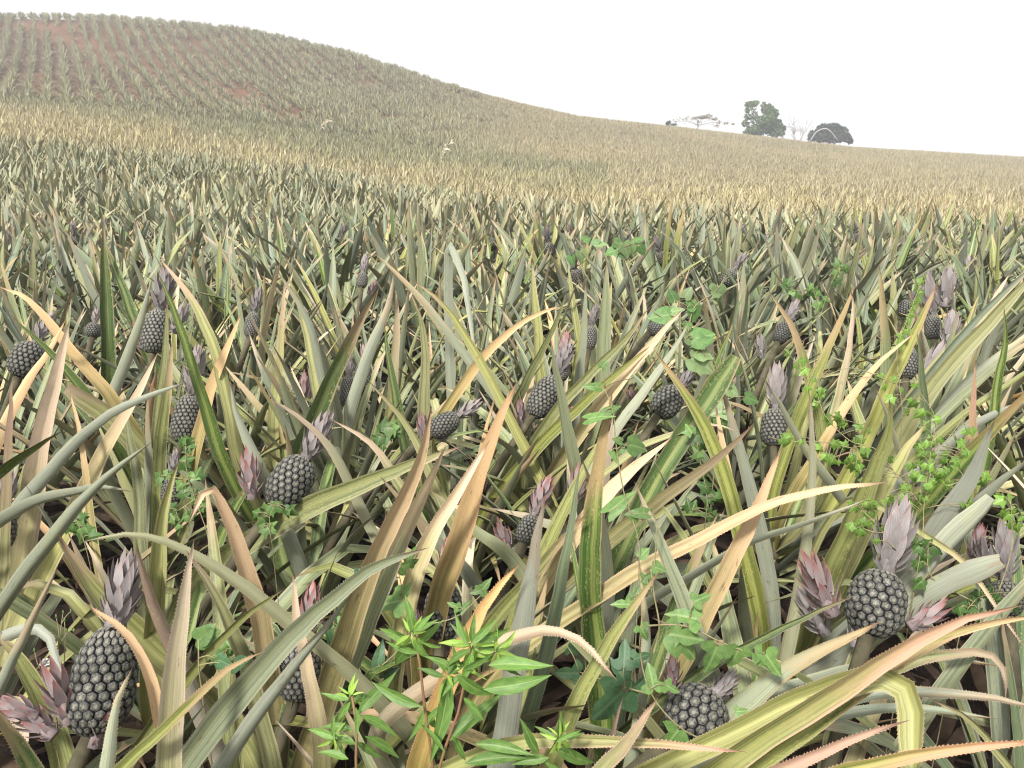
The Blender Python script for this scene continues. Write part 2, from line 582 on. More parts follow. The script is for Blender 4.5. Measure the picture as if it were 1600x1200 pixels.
M_vine_dk = weed_mat('dark_vine_leaf', (0.045, 0.105, 0.045), (0.07, 0.145, 0.06), (0.12, 0.20, 0.10))
M_heart = weed_mat('heart_vine_leaf', (0.07, 0.155, 0.04), (0.12, 0.215, 0.065), (0.19, 0.28, 0.11))
M_heart_pale = weed_mat('pale_vine_leaf', (0.15, 0.225, 0.085), (0.21, 0.29, 0.125), (0.28, 0.35, 0.18))
M_fern = weed_mat('cut_leaf_vine_leaf', (0.10, 0.20, 0.03), (0.18, 0.30, 0.05), (0.26, 0.37, 0.10))
M_fern_dk = weed_mat('low_weed_leaf', (0.045, 0.10, 0.022), (0.075, 0.145, 0.035), (0.13, 0.20, 0.07))
M_vstem = simple_mat('vine_stem', (0.17, 0.16, 0.07), (0.26, 0.22, 0.12), 60, 0.6)
M_rstem = simple_mat('weed_stem', (0.16, 0.14, 0.045), (0.18, 0.085, 0.05), 14, 0.55)
M_fluff = simple_mat('seed_fluff', (0.55, 0.54, 0.50), (0.65, 0.64, 0.60), 30, 0.9)
M_plume = simple_mat('grass_plume', (0.42, 0.37, 0.27), (0.55, 0.50, 0.38), 30, 0.9)
M_bark = simple_mat('tree_bark', (0.13, 0.115, 0.095), (0.22, 0.20, 0.175), 3, 0.9)
M_pale_bark = simple_mat('pale_bark', (0.32, 0.30, 0.30), (0.42, 0.40, 0.40), 3, 0.9)
M_light_bark = simple_mat('light_bark', (0.22, 0.20, 0.17), (0.32, 0.29, 0.25), 3, 0.9)
M_tree = simple_mat('tree_leaf', (0.05, 0.095, 0.03), (0.095, 0.15, 0.045), 0.6, 0.6, rndv=0.2, translucent=0.2)
M_tree_dk = simple_mat('dark_tree_leaf', (0.035, 0.06, 0.04), (0.06, 0.09, 0.055), 0.6, 0.6, rndv=0.2, translucent=0.15)
M_tree_th = simple_mat('sparse_tree_leaf', (0.14, 0.125, 0.07), (0.19, 0.165, 0.09), 0.6, 0.7, rndv=0.2)

# ------------------------------------------------------------------ the lie of the land
_U = np.array([-500, 0, 200, 400, 550, 700, 800, 900, 1050, 1200, 1330, 1600, 2100.0])


def _rows(xs, ys):
    return np.interp(_U, xs, ys)


_STA = [   # distance, photo row of the leaf tops there, leaf height
    (_rows([0, 400, 800, 1200, 1600], [27, 24, 18, 15.5, 14]), _rows([-500, 0, 400, 800, 1200, 1600, 2100], [190, 207, 245, 300, 318, 330, 340]), 0.92),
    (_rows([0, 400, 800, 1200, 1600], [54, 52, 50, 46, 46]), _rows([-500, 0, 200, 400, 600, 800, 1000, 1200, 1600, 2100], [126, 143, 160, 182, 212, 236, 254, 268, 282, 290]), 0.75),
    (_rows([0, 400, 800, 1200, 1600], [80, 79, 78, 82, 82]), _rows([-500, 0, 200, 400, 550, 700, 800, 900, 1050, 1200, 1600, 2100], [76, 80, 90, 112, 140, 170, 190, 207, 222, 235, 259, 268]), 0.7),
    (_rows([0, 400, 800, 1200, 1600], [114, 110, 106, 125, 125]), _rows([-500, 0, 200, 280, 400, 530, 620, 700, 800, 900, 1050, 1200, 1330, 1600, 2100], [35, 27, 29, 33, 47, 74, 101, 130, 157, 180, 197, 214, 229, 244, 250]), 0.68),
]
_ZS = []
for _Y, _r, _h in _STA:
    _yr = (600 - _r) / FPX
    _ZS.append(CAMZ + _Y * (-SP + _yr * CP) / (CP + _yr * SP) - _h)


def ground(x, y):
    x, y = np.atleast_1d(np.asarray(x, float)), np.atleast_1d(np.asarray(y, float))
    u = 800 + FPX * 1.04 * x / np.maximum(y, 9.0)
    u = np.clip(u, -500, 2100)
    Ys = [np.full_like(u, -30.0), np.full_like(u, 8.0)]
    Zs = [np.zeros_like(u), np.zeros_like(u)]
    for (Yk, _, _), Zk in zip(_STA, _ZS):
        Ys.append(np.interp(u, _U, Yk))
        Zs.append(np.interp(u, _U, Zk))
    Ys += [Ys[-1] + 45, np.full_like(u, 900.0)]
    Zs += [Zs[-1] - 3.5, Zs[-1] - 60.0]
    Ys, Zs = np.array(Ys), np.array(Zs)
    n = len(Ys)
    dY = np.diff(Ys, axis=0)
    sl = np.diff(Zs, axis=0) / dY
    m = np.zeros_like(Ys)
    m[0], m[-1] = sl[0], sl[-1]
    for k in range(1, n - 1):
        m[k] = np.where(sl[k - 1] * sl[k] > 0, 2 * sl[k - 1] * sl[k] / (sl[k - 1] + sl[k] + 1e-12), 0.0)
    # the crest is rounded, not a kink
    out = np.zeros_like(u)
    for k in range(n - 1):
        inn = (y >= Ys[k]) & ((y < Ys[k + 1]) | (k == n - 2))
        h = dY[k]
        t = np.clip((y - Ys[k]) / h, 0, 1)
        z = (2 * t**3 - 3 * t**2 + 1) * Zs[k] + (t**3 - 2 * t**2 + t) * h * m[k] + (-2 * t**3 + 3 * t**2) * Zs[k + 1] + (t**3 - t**2) * h * m[k + 1]
        out = np.where(inn, z, out)
    return out


def gz(x, y):
    return float(ground(x, y)[0])


def frame_u(x, y):
    return 800 + FPX * 1.04 * x / np.maximum(y, 9.0)


xs = np.concatenate((np.linspace(-300, -92, 14), np.linspace(-90, 90, 121), np.linspace(92, 300, 14)))
ys = np.concatenate((np.linspace(-8, 12, 21), np.linspace(13, 150, 138), np.linspace(156, 480, 16)))
gx, gy = np.meshgrid(xs, ys)
gzz = ground(gx.ravel(), gy.ravel())
bump = 0.02 * np.sin(gx.ravel() * 2.3 + gy.ravel()) + 0.02 * np.sin(gy.ravel() * 3.1 - gx.ravel() * 1.7)
mb = MB()
nx = len(xs)
mb.add(np.stack((gx.ravel(), gy.ravel(), gzz + bump), 1),
       [(j * nx + i, j * nx + i + 1, (j + 1) * nx + i + 1, (j + 1) * nx + i) for j in range(len(ys) - 1) for i in range(nx - 1)])
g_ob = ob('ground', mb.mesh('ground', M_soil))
tag(g_ob, 'reddish brown field soil rising to a rounded hill', kind='structure')

# ------------------------------------------------------------------ depth map of the leaves that must stay in view
GW, GH = 200, 150
zbuf = np.full((GH, GW), -1.0)


def zmark(P, rad_px=0):
    px, py, d = proj(P)
    for a, b_, c in zip(np.atleast_1d(px), np.atleast_1d(py), np.atleast_1d(d)):
        r = max(0, int(round(rad_px / 8)))
        i, j = int(a // 8), int(b_ // 8)
        for jj in range(j - r, j + r + 1):
            for ii in range(i - r, i + r + 1):
                if 0 <= ii < GW and 0 <= jj < GH and zbuf[jj, ii] < c:
                    zbuf[jj, ii] = c if zbuf[jj, ii] < 0 else zbuf[jj, ii]
                    zbuf[jj, ii] = c


def hidden_share(P, margin=0.03):
    """share of the samples of P that would stand before something that must stay in view"""
    px, py, d = proj(P)
    bad = tot = 0
    for a, b_, c in zip(px, py, d):
        i, j = int(a // 8), int(b_ // 8)
        if 0 <= i < GW and 0 <= j < GH:
            tot += 1
            if c < 0.72:
                bad += 4
            elif zbuf[j, i] > c + margin:
                bad += 1
    return bad / max(tot, 1) if tot else 0.0


# ------------------------------------------------------------------ pineapple pieces
def eye_shape(r=0.0105, h=0.0027):
    """hexagonal eye: rim, shoulder, raised middle with a small beak"""
    V, UV, F = [], [], []
    for ri, zi, uu in ((0.99, -0.7, 1.0), (0.86, 0.40, 0.74), (0.5, 0.80, 0.4)):
        for k in range(6):
            a = math.pi / 6 + k * math.pi / 3
            V.append((r * ri * math.cos(a), r * ri * math.sin(a), h * zi))
            UV.append(uu)
    V.append((0, -0.12 * r, h * 1.05))
    UV.append(0.0)
    V.append((0, 0.34 * r, h * 1.45))
    UV.append(0.15)
    for a in (0, 6):
        for k in range(6):
            k2 = (k + 1) % 6
            F.append((a + k, a + k2, a + 6 + k2, a + 6 + k))
    for k in range(6):
        F.append((12 + k, 12 + (k + 1) % 6, 18))
    F.append((12, 19, 18))
    F.append((13, 19, 12))
    F.append((19, 13, 18))
    return np.array(V), np.array(UV), F


EV, EU, EF = eye_shape()


def fruit_radius(t, rx, tap=0.0):
    """rind radius at height share t"""
    x = 2 * t - 1
    return rx * np.maximum(1 - np.abs(x) ** 2.7, 0) ** 0.5 * (1 + 0.10 * (0.45 - t) + tap * (0.5 - t))


def fruit_core(rx, hh, tap=0.0):
    mb = MB()
    nr, ns = 12, 16
    V = []
    for i in range(nr + 1):
        t = i / nr
        t = 0.5 - 0.5 * math.cos(math.pi * t)
        r = max(float(fruit_radius(np.array(t), rx * 0.955, tap)), 0.002)
        for k in range(ns):
            a = 2 * math.pi * k / ns
            V.append((r * math.cos(a), r * math.sin(a), (t - 0.5) * hh))
    F = [(i * ns + k, i * ns + (k + 1) % ns, (i + 1) * ns + (k + 1) % ns, (i + 1) * ns + k) for i in range(nr) for k in range(ns)]
    F += [tuple(range(ns))[::-1], tuple(nr * ns + k for k in range(ns))]
    mb.add(V, F)
    return mb


def eye_frames(rx, hh, tap=0.0, around=17):
    """eyes packed in slanting rows, each row shifted half an eye: position, outward quaternion, (width, height) scale, height share"""
    out = []
    tt = np.linspace(0.015, 0.985, 500)
    rr = fruit_radius(tt, rx, tap)
    arc = np.concatenate(([0], np.cumsum(np.hypot(np.diff(rr), np.diff(tt) * hh))))
    pitch = 2 * math.pi * rx / around
    nrow = max(4, int(round(arc[-1] / (0.866 * pitch))))
    rowh = arc[-1] / nrow
    for j in range(-2, nrow + 1):
        for i in range(around + 1):
            s_ = (j + 0.5 + 2.0 * i / around) * rowh
            if not 0.15 * rowh < s_ < arc[-1] - 0.2 * rowh:
                continue
            t = float(np.interp(s_, arc, tt))
            r = float(fruit_radius(np.array(t), rx, tap))
            if r < rx * 0.30:
                continue
            a = 2 * math.pi * (i + 0.5 * j) / around + random.uniform(-.02, .02)
            e = 0.01
            dr = float(fruit_radius(np.array(min(t + e, 0.99)), rx, tap) - fruit_radius(np.array(max(t - e, 0.01)), rx, tap)) / (2 * e * hh)
            nv = Vector((math.cos(a), math.sin(a), -dr)).normalized()
            p = Vector((r * math.cos(a), r * math.sin(a), (t - 0.5) * hh))
            xv = Vector((0, 0, 1)).cross(nv).normalized()
            yv = nv.cross(xv)
            q = Matrix((xv, yv, nv)).transposed().to_quaternion()
            kx = (2 * math.pi * r / around) * 0.577 / 0.0105
            ky = rowh / 0.866 * 0.577 / 0.0105
            f = random.uniform(0.94, 1.03)
            out.append((p, q, (kx * f, ky * f, 0.5 * (kx + ky)), t))
    return out


_eye_meshes = {}


def eye_mesh(hkey):
    if hkey not in _eye_meshes:
        mb = MB()
        mb.add(EV, EF, np.stack((EU, np.full(len(EU), hkey / 6.0)), 1))
        _eye_meshes[hkey] = mb.mesh('eye', M_eye)
    return _eye_meshes[hkey]


def joined_fruit(rx, hh, tap=0.0, n=17, simple=False):
    mb = fruit_core(rx, hh, tap)
    for p, q, s, t in eye_frames(rx, hh, tap, n):
        Rm = np.array(q.to_matrix())
        if simple:
            keep = list(range(6)) + list(range(12, 18)) + [18]
            Vx = np.concatenate((EV[:6], EV[12:19]))
            Ux = np.concatenate((EU[:6], EU[12:19]))
            Fx = [(k, (k + 1) % 6, 6 + (k + 1) % 6, 6 + k) for k in range(6)] + [(6 + k, 6 + (k + 1) % 6, 12) for k in range(6)]
        else:
            Vx, Ux, Fx = EV, EU, EF
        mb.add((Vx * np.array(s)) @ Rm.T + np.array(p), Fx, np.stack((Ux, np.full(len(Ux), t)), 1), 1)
    return mb.mesh('fruit', [M_core, M_eye])


def crown_leaf_shape(L, W, el0, curl, n=5):
    """one stiff crown leaf in the local xz plane, growing from the origin"""
    t = np.linspace(0, 1, n)
    el = el0 + curl * t**1.4
    ds = L / (n - 1)
    P = np.zeros((n, 3))
    for i in range(1, n):
        P[i] = P[i - 1] + ds * np.array((math.cos(el[i - 1]), 0, math.sin(el[i - 1])))
    S = np.tile((0, 1.0, 0), (n, 1))
    Wd = W * (0.85 + 0.15 * np.sin(t * 3)) * np.clip(1 - t**1.7, 0, 1) ** 0.8 + 0.0006
    return P, S, Wd


_crown_leaf = {}


def crown_leaf_mesh(k, m):
    key = (k, m.name)
    if key not in _crown_leaf:
        mb = MB()
        el0 = R(40 + 44 * k / 7)
        P, S, Wd = crown_leaf_shape(1.0, 0.47 - 0.13 * k / 7, el0, R(34 - 30 * k / 7))
        blade(mb, P, S, Wd, 0.16, 0.025, 2)
        _crown_leaf[key] = mb.mesh('crown_leaf', m)
    return _crown_leaf[key]


def crown_leaves(hh, r, n=38, dense=1.0):
    """(height, azimuth, class 0..7, length) for each leaf of a crown of height hh"""
    out = []
    for i in range(n):
        f = i / (n - 1)
        z = hh * (0.02 + 0.56 * f)
        L = hh * (0.20 + 0.26 * math.sin(min(f * 1.25, 1) * math.pi * 0.60)) * random.uniform(0.9, 1.1)
        out.append((z, i * 2.39996 + random.uniform(-0.15, 0.15), int(min(7, f * 8)), L))
    return out


def joined_crown(name, hh, r, m, n=30):
    mb = MB()
    tube(mb, [(0, 0, 0), (0, 0, hh * 0.3), (0, 0, hh * 0.55)], r * 0.9, r * 0.3, 6)
    for z, az, k, L in crown_leaves(hh, r, n):
        el0 = R(40 + 44 * k / 7)
        P, S, Wd = crown_leaf_shape(L, L * (0.47 - 0.13 * k / 7), el0, R(34 - 30 * k / 7), 4)
        c, s = math.cos(az), math.sin(az)
        Rz = np.array(((c, -s, 0), (s, c, 0), (0, 0, 1)))
        P = P + np.array((r * 0.75 * (1 - 0.6 * z / hh), 0, z))
        blade(mb, P @ Rz.T, S @ Rz.T, Wd, 0.16, 0, 2)
    return mb.mesh(name, m)


def split_crown(plant, name, leafname, loc, quat, hh, r, m, n=38):
    """a crown or slip whose leaves are sub-parts"""
    mb = MB()
    tube(mb, [(0, 0, 0), (0, 0, hh * 0.3), (0, 0, hh * 0.55)], r * 0.95, r * 0.3, 7)
    c = ob(name, mb.mesh(name, m), plant, loc, quat)
    for z, az, k, L in crown_leaves(hh, r, n):
        rr = r * 0.72 * (1 - 0.6 * z / hh)
        ob(leafname, crown_leaf_mesh(k, m), c, (rr * math.cos(az), rr * math.sin(az), z), Quaternion((0, 0, 1), az), L)
    return c


# library of loose strap leaves (length 1, base at the origin, growing along +x and up)
def strap_curve(el0, droop, n, kink=0.0, kt=0.62, twist=0.0, side=0.0):
    t = np.linspace(0, 1, n)
    el = el0 - droop * t**1.6
    if kink:
        el = el - kink * np.clip((t - kt) / 0.08, 0, 1)
    P = np.zeros((n, 3))
    az = side * t**2
    for i in range(1, n):
        e = 0.5 * (el[i] + el[i - 1])
        P[i] = P[i - 1] + np.array((math.cos(e) * math.cos(az[i]), math.cos(e) * math.sin(az[i]), math.sin(e))) / (n - 1)
    T = tangents(P)
    S0 = nrm(np.cross(np.tile((0, 0, 1.0), (n, 1)), T) + 1e-6)
    S0 = np.where((np.sum(S0 * S0[:1], 1) < 0)[:, None], -S0, S0)
    N0 = nrm(np.cross(S0, T))
    ang = twist * t
    S = -(S0 * np.cos(ang)[:, None] + N0 * np.sin(ang)[:, None])
    return P, S, t


SHAPES = []
for cls in range(4):                      # 0 upright .. 3 low
    for k in range(9):
        e0 = (78, 63, 46, 24)[cls] + random.uniform(-8, 8)
        dr = (12, 26, 40, 45)[cls] * random.uniform(0.3, 1.5)
        kk = R(random.uniform(70, 120)) if (k == 8 and cls in (1, 2)) else 0.0
        SHAPES.append((cls, R(e0), R(dr), kk, random.uniform(-0.9, 0.9), random.uniform(-0.35, 0.35)))


def shape_blade(mb, shp, n, nc, thick, W, Rm=None, off=(0, 0, 0), L=1.0, mi=0):
    cls, e0, dr, kk, tw, sd = shp
    P, S, t = strap_curve(e0, dr, n, kk, 0.6, tw, sd)
    Wd = W * prof(t)
    P = P * L
    if Rm is not None:
        P, S = P @ Rm.T, S @ Rm.T
    blade(mb, P + np.asarray(off), S, Wd * L, 0.24, thick, nc, mi=mi)


_lib = {}


def lib_leaf(si, st):
    if (si, st) not in _lib:
        mb = MB()
        shape_blade(mb, SHAPES[si], 9, 2, 0.003, 0.047)
        _lib[(si, st)] = mb.mesh('leaf', M[st])
    return _lib[(si, st)]


STYLES = 'ssssssseeegggooooooyyytpp'


def rot_tilt(az, tilt, tdir):
    return Matrix.Rotation(tilt, 3, Vector((-math.sin(tdir), math.cos(tdir), 0))) @ Matrix.Rotation(az, 3, 'Z')


# ------------------------------------------------------------------ the near plants: fruits first
# px, py of the fruit's middle, depth, width px, length px, lean of its axis in the picture (deg clockwise), crown px height, crown width factor, style, label
FR = [
    (162, 1062, 1.36, 108, 176, 6, 112, 1.0, 'grey', 'plump upright fruit with short pinkish crown and red slips below', 'the plump fruit with red slips'),
    (1369, 942, 1.50, 96, 112, 24, 122, 1.0, 'grey', 'round dark fruit under a tall grey crown beside a broken leaf', 'the round fruit beside the broken pale leaf'),
    (1088, 1117, 1.38, 104, 96, 48, 50, 0.8, 'grey', 'dark fruit lying low with lobed vine leaves over its top', 'the low fruit under lobed vine leaves'),
    (455, 752, 1.95, 72, 92, 30, 80, 0.9, 'grey', 'dark fruit leaning right with a clean pointed lilac grey crown', 'the leaning fruit with lilac grey crown'),
    (291, 655, 2.75, 47, 84, 4, 82, 0.7, 'grey', 'slim dark fruit standing between crossed striped leaves, narrow crown', 'the slim fruit between crossed leaves'),
    (243, 518, 3.25, 44, 78, 4, 70, 1.25, 'grey', 'black fruit deep in a dark gap under a bushy pinkish crown', 'the fruit under the bushy crown'),
    (1210, 668, 2.80, 46, 66, 8, 72, 1.0, 'grey', 'compact dark fruit with tall mauve crown beside the cut-leaf vine', 'the compact fruit beside cut-leaf vine'),
    (692, 955, 1.75, 66, 96, 4, 74, 0.9, 'red', 'narrow fruit half behind a blunt brown leaf, crown tipped red', 'the half hidden fruit with red crown'),
    (468, 1050, 1.55, 72, 96, 6, 90, 0.6, 'red', 'shaded fruit crossed by a bleached leaf and a grey leaf', 'the shaded fruit behind a bleached leaf'),
    (850, 620, 2.75, 46, 80, 30, 60, 0.9, 'grey', 'long dark fruit leaning right behind a pale upright leaf, slips below', 'the long leaning fruit behind a pale leaf'),
    (1043, 628, 2.60, 50, 60, 40, 40, 0.9, 'grey', 'small squat fruit tilted right with tiny lilac crown', 'the squat fruit with tiny crown'),
    (42, 562, 2.75, 54, 64, 20, 50, 0.8, 'grey', 'frosted grey fruit leaning near the tan arching leaf', 'the frosted fruit by the tan leaf'),
    (567, 592, 3.05, 32, 60, 2, 30, 0.9, 'grey', 'twin fruit with pale crown stub behind the long green leaf', 'the pale stubby fruit'),
    (542, 612, 2.90, 26, 56, 4, 24, 0.9, 'grey', 'thin dark fruit touching the paler stubby fruit', 'the thin fruit touching the stubby one'),
    (394, 508, 3.60, 26, 46, 6, 40, 1.1, 'grey', 'small wispy crowned fruit behind the leaf with curled tip', 'the small fruit behind the curled tip'),
    (146, 516, 3.50, 26, 26, 2, 24, 0.9, 'grey', 'very young button fruit with white topped crown', 'the young button fruit'),
    (694, 664, 2.40, 40, 56, 58, 46, 0.9, 'grey', 'fruit lying almost flat with its crown pointing up right', 'the flat lying fruit'),
    (1418, 568, 2.90, 34, 56, 14, 34, 0.9, 'grey', 'dark fruit behind a diagonal yellow green leaf', 'the fruit behind diagonal leaves'),
    (1458, 512, 3.20, 28, 44, 4, 62, 1.3, 'grey', 'fruit under the broad double pinkish crown', 'the fruit under the double crown'),
    (826, 828, 1.95, 40, 52, 20, 66, 1.1, 'red', 'fruit peeping past the wide silver leaf with open maroon crown', 'the fruit behind the wide silver leaf'),
    (-4, 830, 1.95, 58, 70, 4, 60, 0.9, 'grey', 'fruit cut by the picture edge beside the arching pale leaf', 'the fruit by the arching pale leaf'),
    (268, 768, 2.10, 34, 50, 0, 40, 0.8, 'grey', 'fruit hidden behind small ferny weeds', 'the fruit behind ferny weeds'),
    (1572, 935, 1.70, 52, 60, 4, 92, 1.2, 'grey', 'wide silvery pink crown beyond the broken leaf', 'the wide silvery crown'),
    (922, 528, 3.10, 24, 44, 10, 34, 0.9, 'grey', 'dark fruit deep behind a broad grey upright leaf', 'the fruit deep behind the grey upright leaf'),
    (1026, 512, 3.25, 26, 34, 60, 20, 0.9, 'grey', 'small fruit lying under the dark heart shaped leaf', 'the small fruit under the heart leaf'),
    (1222, 520, 3.30, 28, 40, 30, 44, 0.9, 'grey', 'fruit among slanting yellow striped leaves with lilac crown', 'the fruit among slanting striped leaves'),
    (566, 438, 4.60, 19, 28, 4, 30, 1.0, 'grey', 'far small fruit with dark red slips beside a curled tip', 'the far fruit with dark red slips'),
    (878, 578, 3.00, 26, 40, 8, 44, 0.9, 'red', 'fruit with pinkish crown just above the long leaning fruit', 'the pinkish crown above the leaning fruit'),
]
SLIPS = {   # fruit index -> (px, py, lean, height px, tint red?)
    0: [(85, 1150, -55, 75, 1), (110, 1130, -20, 95, 1), (150, 1165, 12, 90, 1), (60, 1120, -70, 70, 1)],
    1: [(1300, 960, -22, 100, 1), (1290, 990, -30, 80, 0), (1335, 1010, 10, 60, 0), (1420, 980, 60, 70, 1)],
    3: [(395, 780, -8, 75, 1), (420, 795, 20, 45, 0)],
    9: [(815, 665, -5, 40, 1), (850, 665, 55, 50, 1)],
    5: [(225, 545, -20, 45, 1), (270, 520, 25, 50, 0)],
    16: [(665, 690, -10, 45, 1), (690, 690, 20, 40, 0)],
    19: [(800, 870, -25, 60, 1), (895, 790, 10, 62, 1)],
    12: [(470, 640, 8, 55, 1), (550, 580, -15, 40, 0)],
    22: [(1520, 880, 15, 60, 1), (1545, 900, -12, 60, 0)],
    26: [(575, 460, 30, 24, 1)],
    6: [(1190, 560, -5, 36, 0)],
    17: [(1440, 600, 30, 70, 0), (1480, 545, 10, 60, 0), (1476, 480, 8, 64, 0)],
    7: [(660, 985, -25, 40, 1)],
    10: [(995, 640, -20, 36, 1)],
    2: [(1048, 1085, 4, 60, 1)],
}
NSPLIT = {0, 1, 2, 3, 7, 8}           # fruits near enough that each eye can be picked out
plants = []                           # dicts: base (x,y,z), obj, landmark


def lean_axis(deg, fwd=0.0):
    a = R(deg)
    right = np.array((1.0, 0, 0))
    upv = np.array((0, SP, CP))
    f = np.array((0, CP, -SP))
    v = right * math.sin(a) + upv * math.cos(a) + f * (0.12 + fwd)
    return Vector(nrm(v))


def new_plant(x, y, label, landmark=None, group='pineapple plants in the front rows', fruit=False):
    z = gz(x, y)
    o = empty('pineapple_plant', (x, y, z), label, 'pineapple plant', group)
    p = dict(x=x, y=y, z=z, o=o, mark=landmark, fruit=fruit, n=0, stem=0.16 + random.uniform(0, 0.08))
    plants.append(p)
    return p


def stem_part(p, top):
    mb = MB()
    b = np.array((p['x'], p['y'], p['z'] - 0.05))
    tube(mb, np.array([(0, 0, -0.05), (0, 0, p['stem']), (0, 0, p['stem'] + 0.05)]), 0.035, 0.022, 7)
    if top is not None:
        q = np.asarray(top) - np.array((p['x'], p['y'], p['z']))
        tube(mb, catmull([(0, 0, p['stem']), (q[0] * 0.35, q[1] * 0.35, (p['stem'] + q[2]) * 0.52), tuple(q)], 5), 0.016, 0.014, 6)
    ob('stem', mb.mesh('stem', M_stem), p['o'])


for fi, (px, py, d, wpx, hpx, lean, chp, cw, sty, lab, mark) in enumerate(FR):
    c = up3(px, py, d)
    ax = lean_axis(lean, 0.12)
    rx, hh = 0.87 * wpx / FPX * d / 2, 0.93 * hpx / FPX * d
    bot = c - np.array(ax) * hh * 0.5
    off = np.array(ax) * np.array((1, 1, 0)) * -0.42
    p = new_plant(float(bot[0] + off[0] + random.uniform(-.05, .05)), float(bot[1] + max(off[1], -0.25)), ('pineapple plant with ' + lab if lab.startswith('fruit') else 'pineapple plant with a ' + lab), mark, fruit=True)
    b = np.array((p['x'], p['y'], p['z']))
    q = ax.to_track_quat('Z', 'Y') @ Quaternion((0, 0, 1), random.uniform(0, 6.28))
    stem_part(p, bot + np.array(ax) * 0.01)
    loc = tuple(c - b)
    cm = M_crown_red if sty == 'red' else M_crown
    chh, cr = chp / FPX * d, rx * 0.34 * cw
    cloc = tuple(c + np.array(ax) * hh * 0.485 - b)
    tilt = Quaternion((0, 1, 0), R(random.uniform(-6, 6)))
    if fi in NSPLIT:
        f = ob('fruit', fruit_core(rx, hh, 0.18 if fi == 0 else 0).mesh('fruit', M_core), p['o'], loc, q)
        for ep, eq, es, et in eye_frames(rx, hh, 0.18 if fi == 0 else 0, 18 if fi == 0 else 17):
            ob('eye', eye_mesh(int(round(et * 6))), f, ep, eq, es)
        split_crown(p['o'], 'crown', 'crown_leaf', cloc, q @ tilt, chh * 1.06, cr * 1.15, cm, 40)
    else:
        ob('fruit', joined_fruit(rx, hh, 0, 17), p['o'], loc, q)
        ob('crown', joined_crown('crown', chh * 1.08, cr * 1.1, cm, 34), p['o'], cloc, q @ tilt)
    for (sx, sy, sl, sh, red) in SLIPS.get(fi, ()):
        sp = up3(sx, sy, d - (0.05 if fi == 0 else 0) + random.uniform(-0.03, 0.05))
        sq = lean_axis(sl, -0.1).to_track_quat('Z', 'Y')
        sm = M_slip if red else M_crown
        sc_h = sh / FPX * d * 1.1
        zmark(np.array([sp, sp + np.array(lean_axis(sl, -0.1)) * sc_h * 0.5, sp + np.array(lean_axis(sl, -0.1)) * sc_h * 0.9]), 10 if fi < 4 else 4)
        if fi in (0, 1):
            split_crown(p['o'], 'slip', 'slip_leaf', tuple(sp - b), sq, sc_h, sc_h * 0.14, sm, 22)
        else:
            ob('slip', joined_crown('slip', sc_h, sc_h * 0.13, sm, 20), p['o'], tuple(sp - b), sq)
    zmark(np.array([c + np.array(ax) * hh * k for k in ((-0.35, -0.15, 0.05, 0.25, 0.42) if fi < 12 else (0.1, 0.35))]), wpx * (0.42 if fi < 12 else 0.25))
    zmark(np.array([c + np.array(ax) * (hh * 0.5 + chh * k) for k in (0.1, 0.4, 0.7, 0.95)]), max(wpx * 0.2, 8))

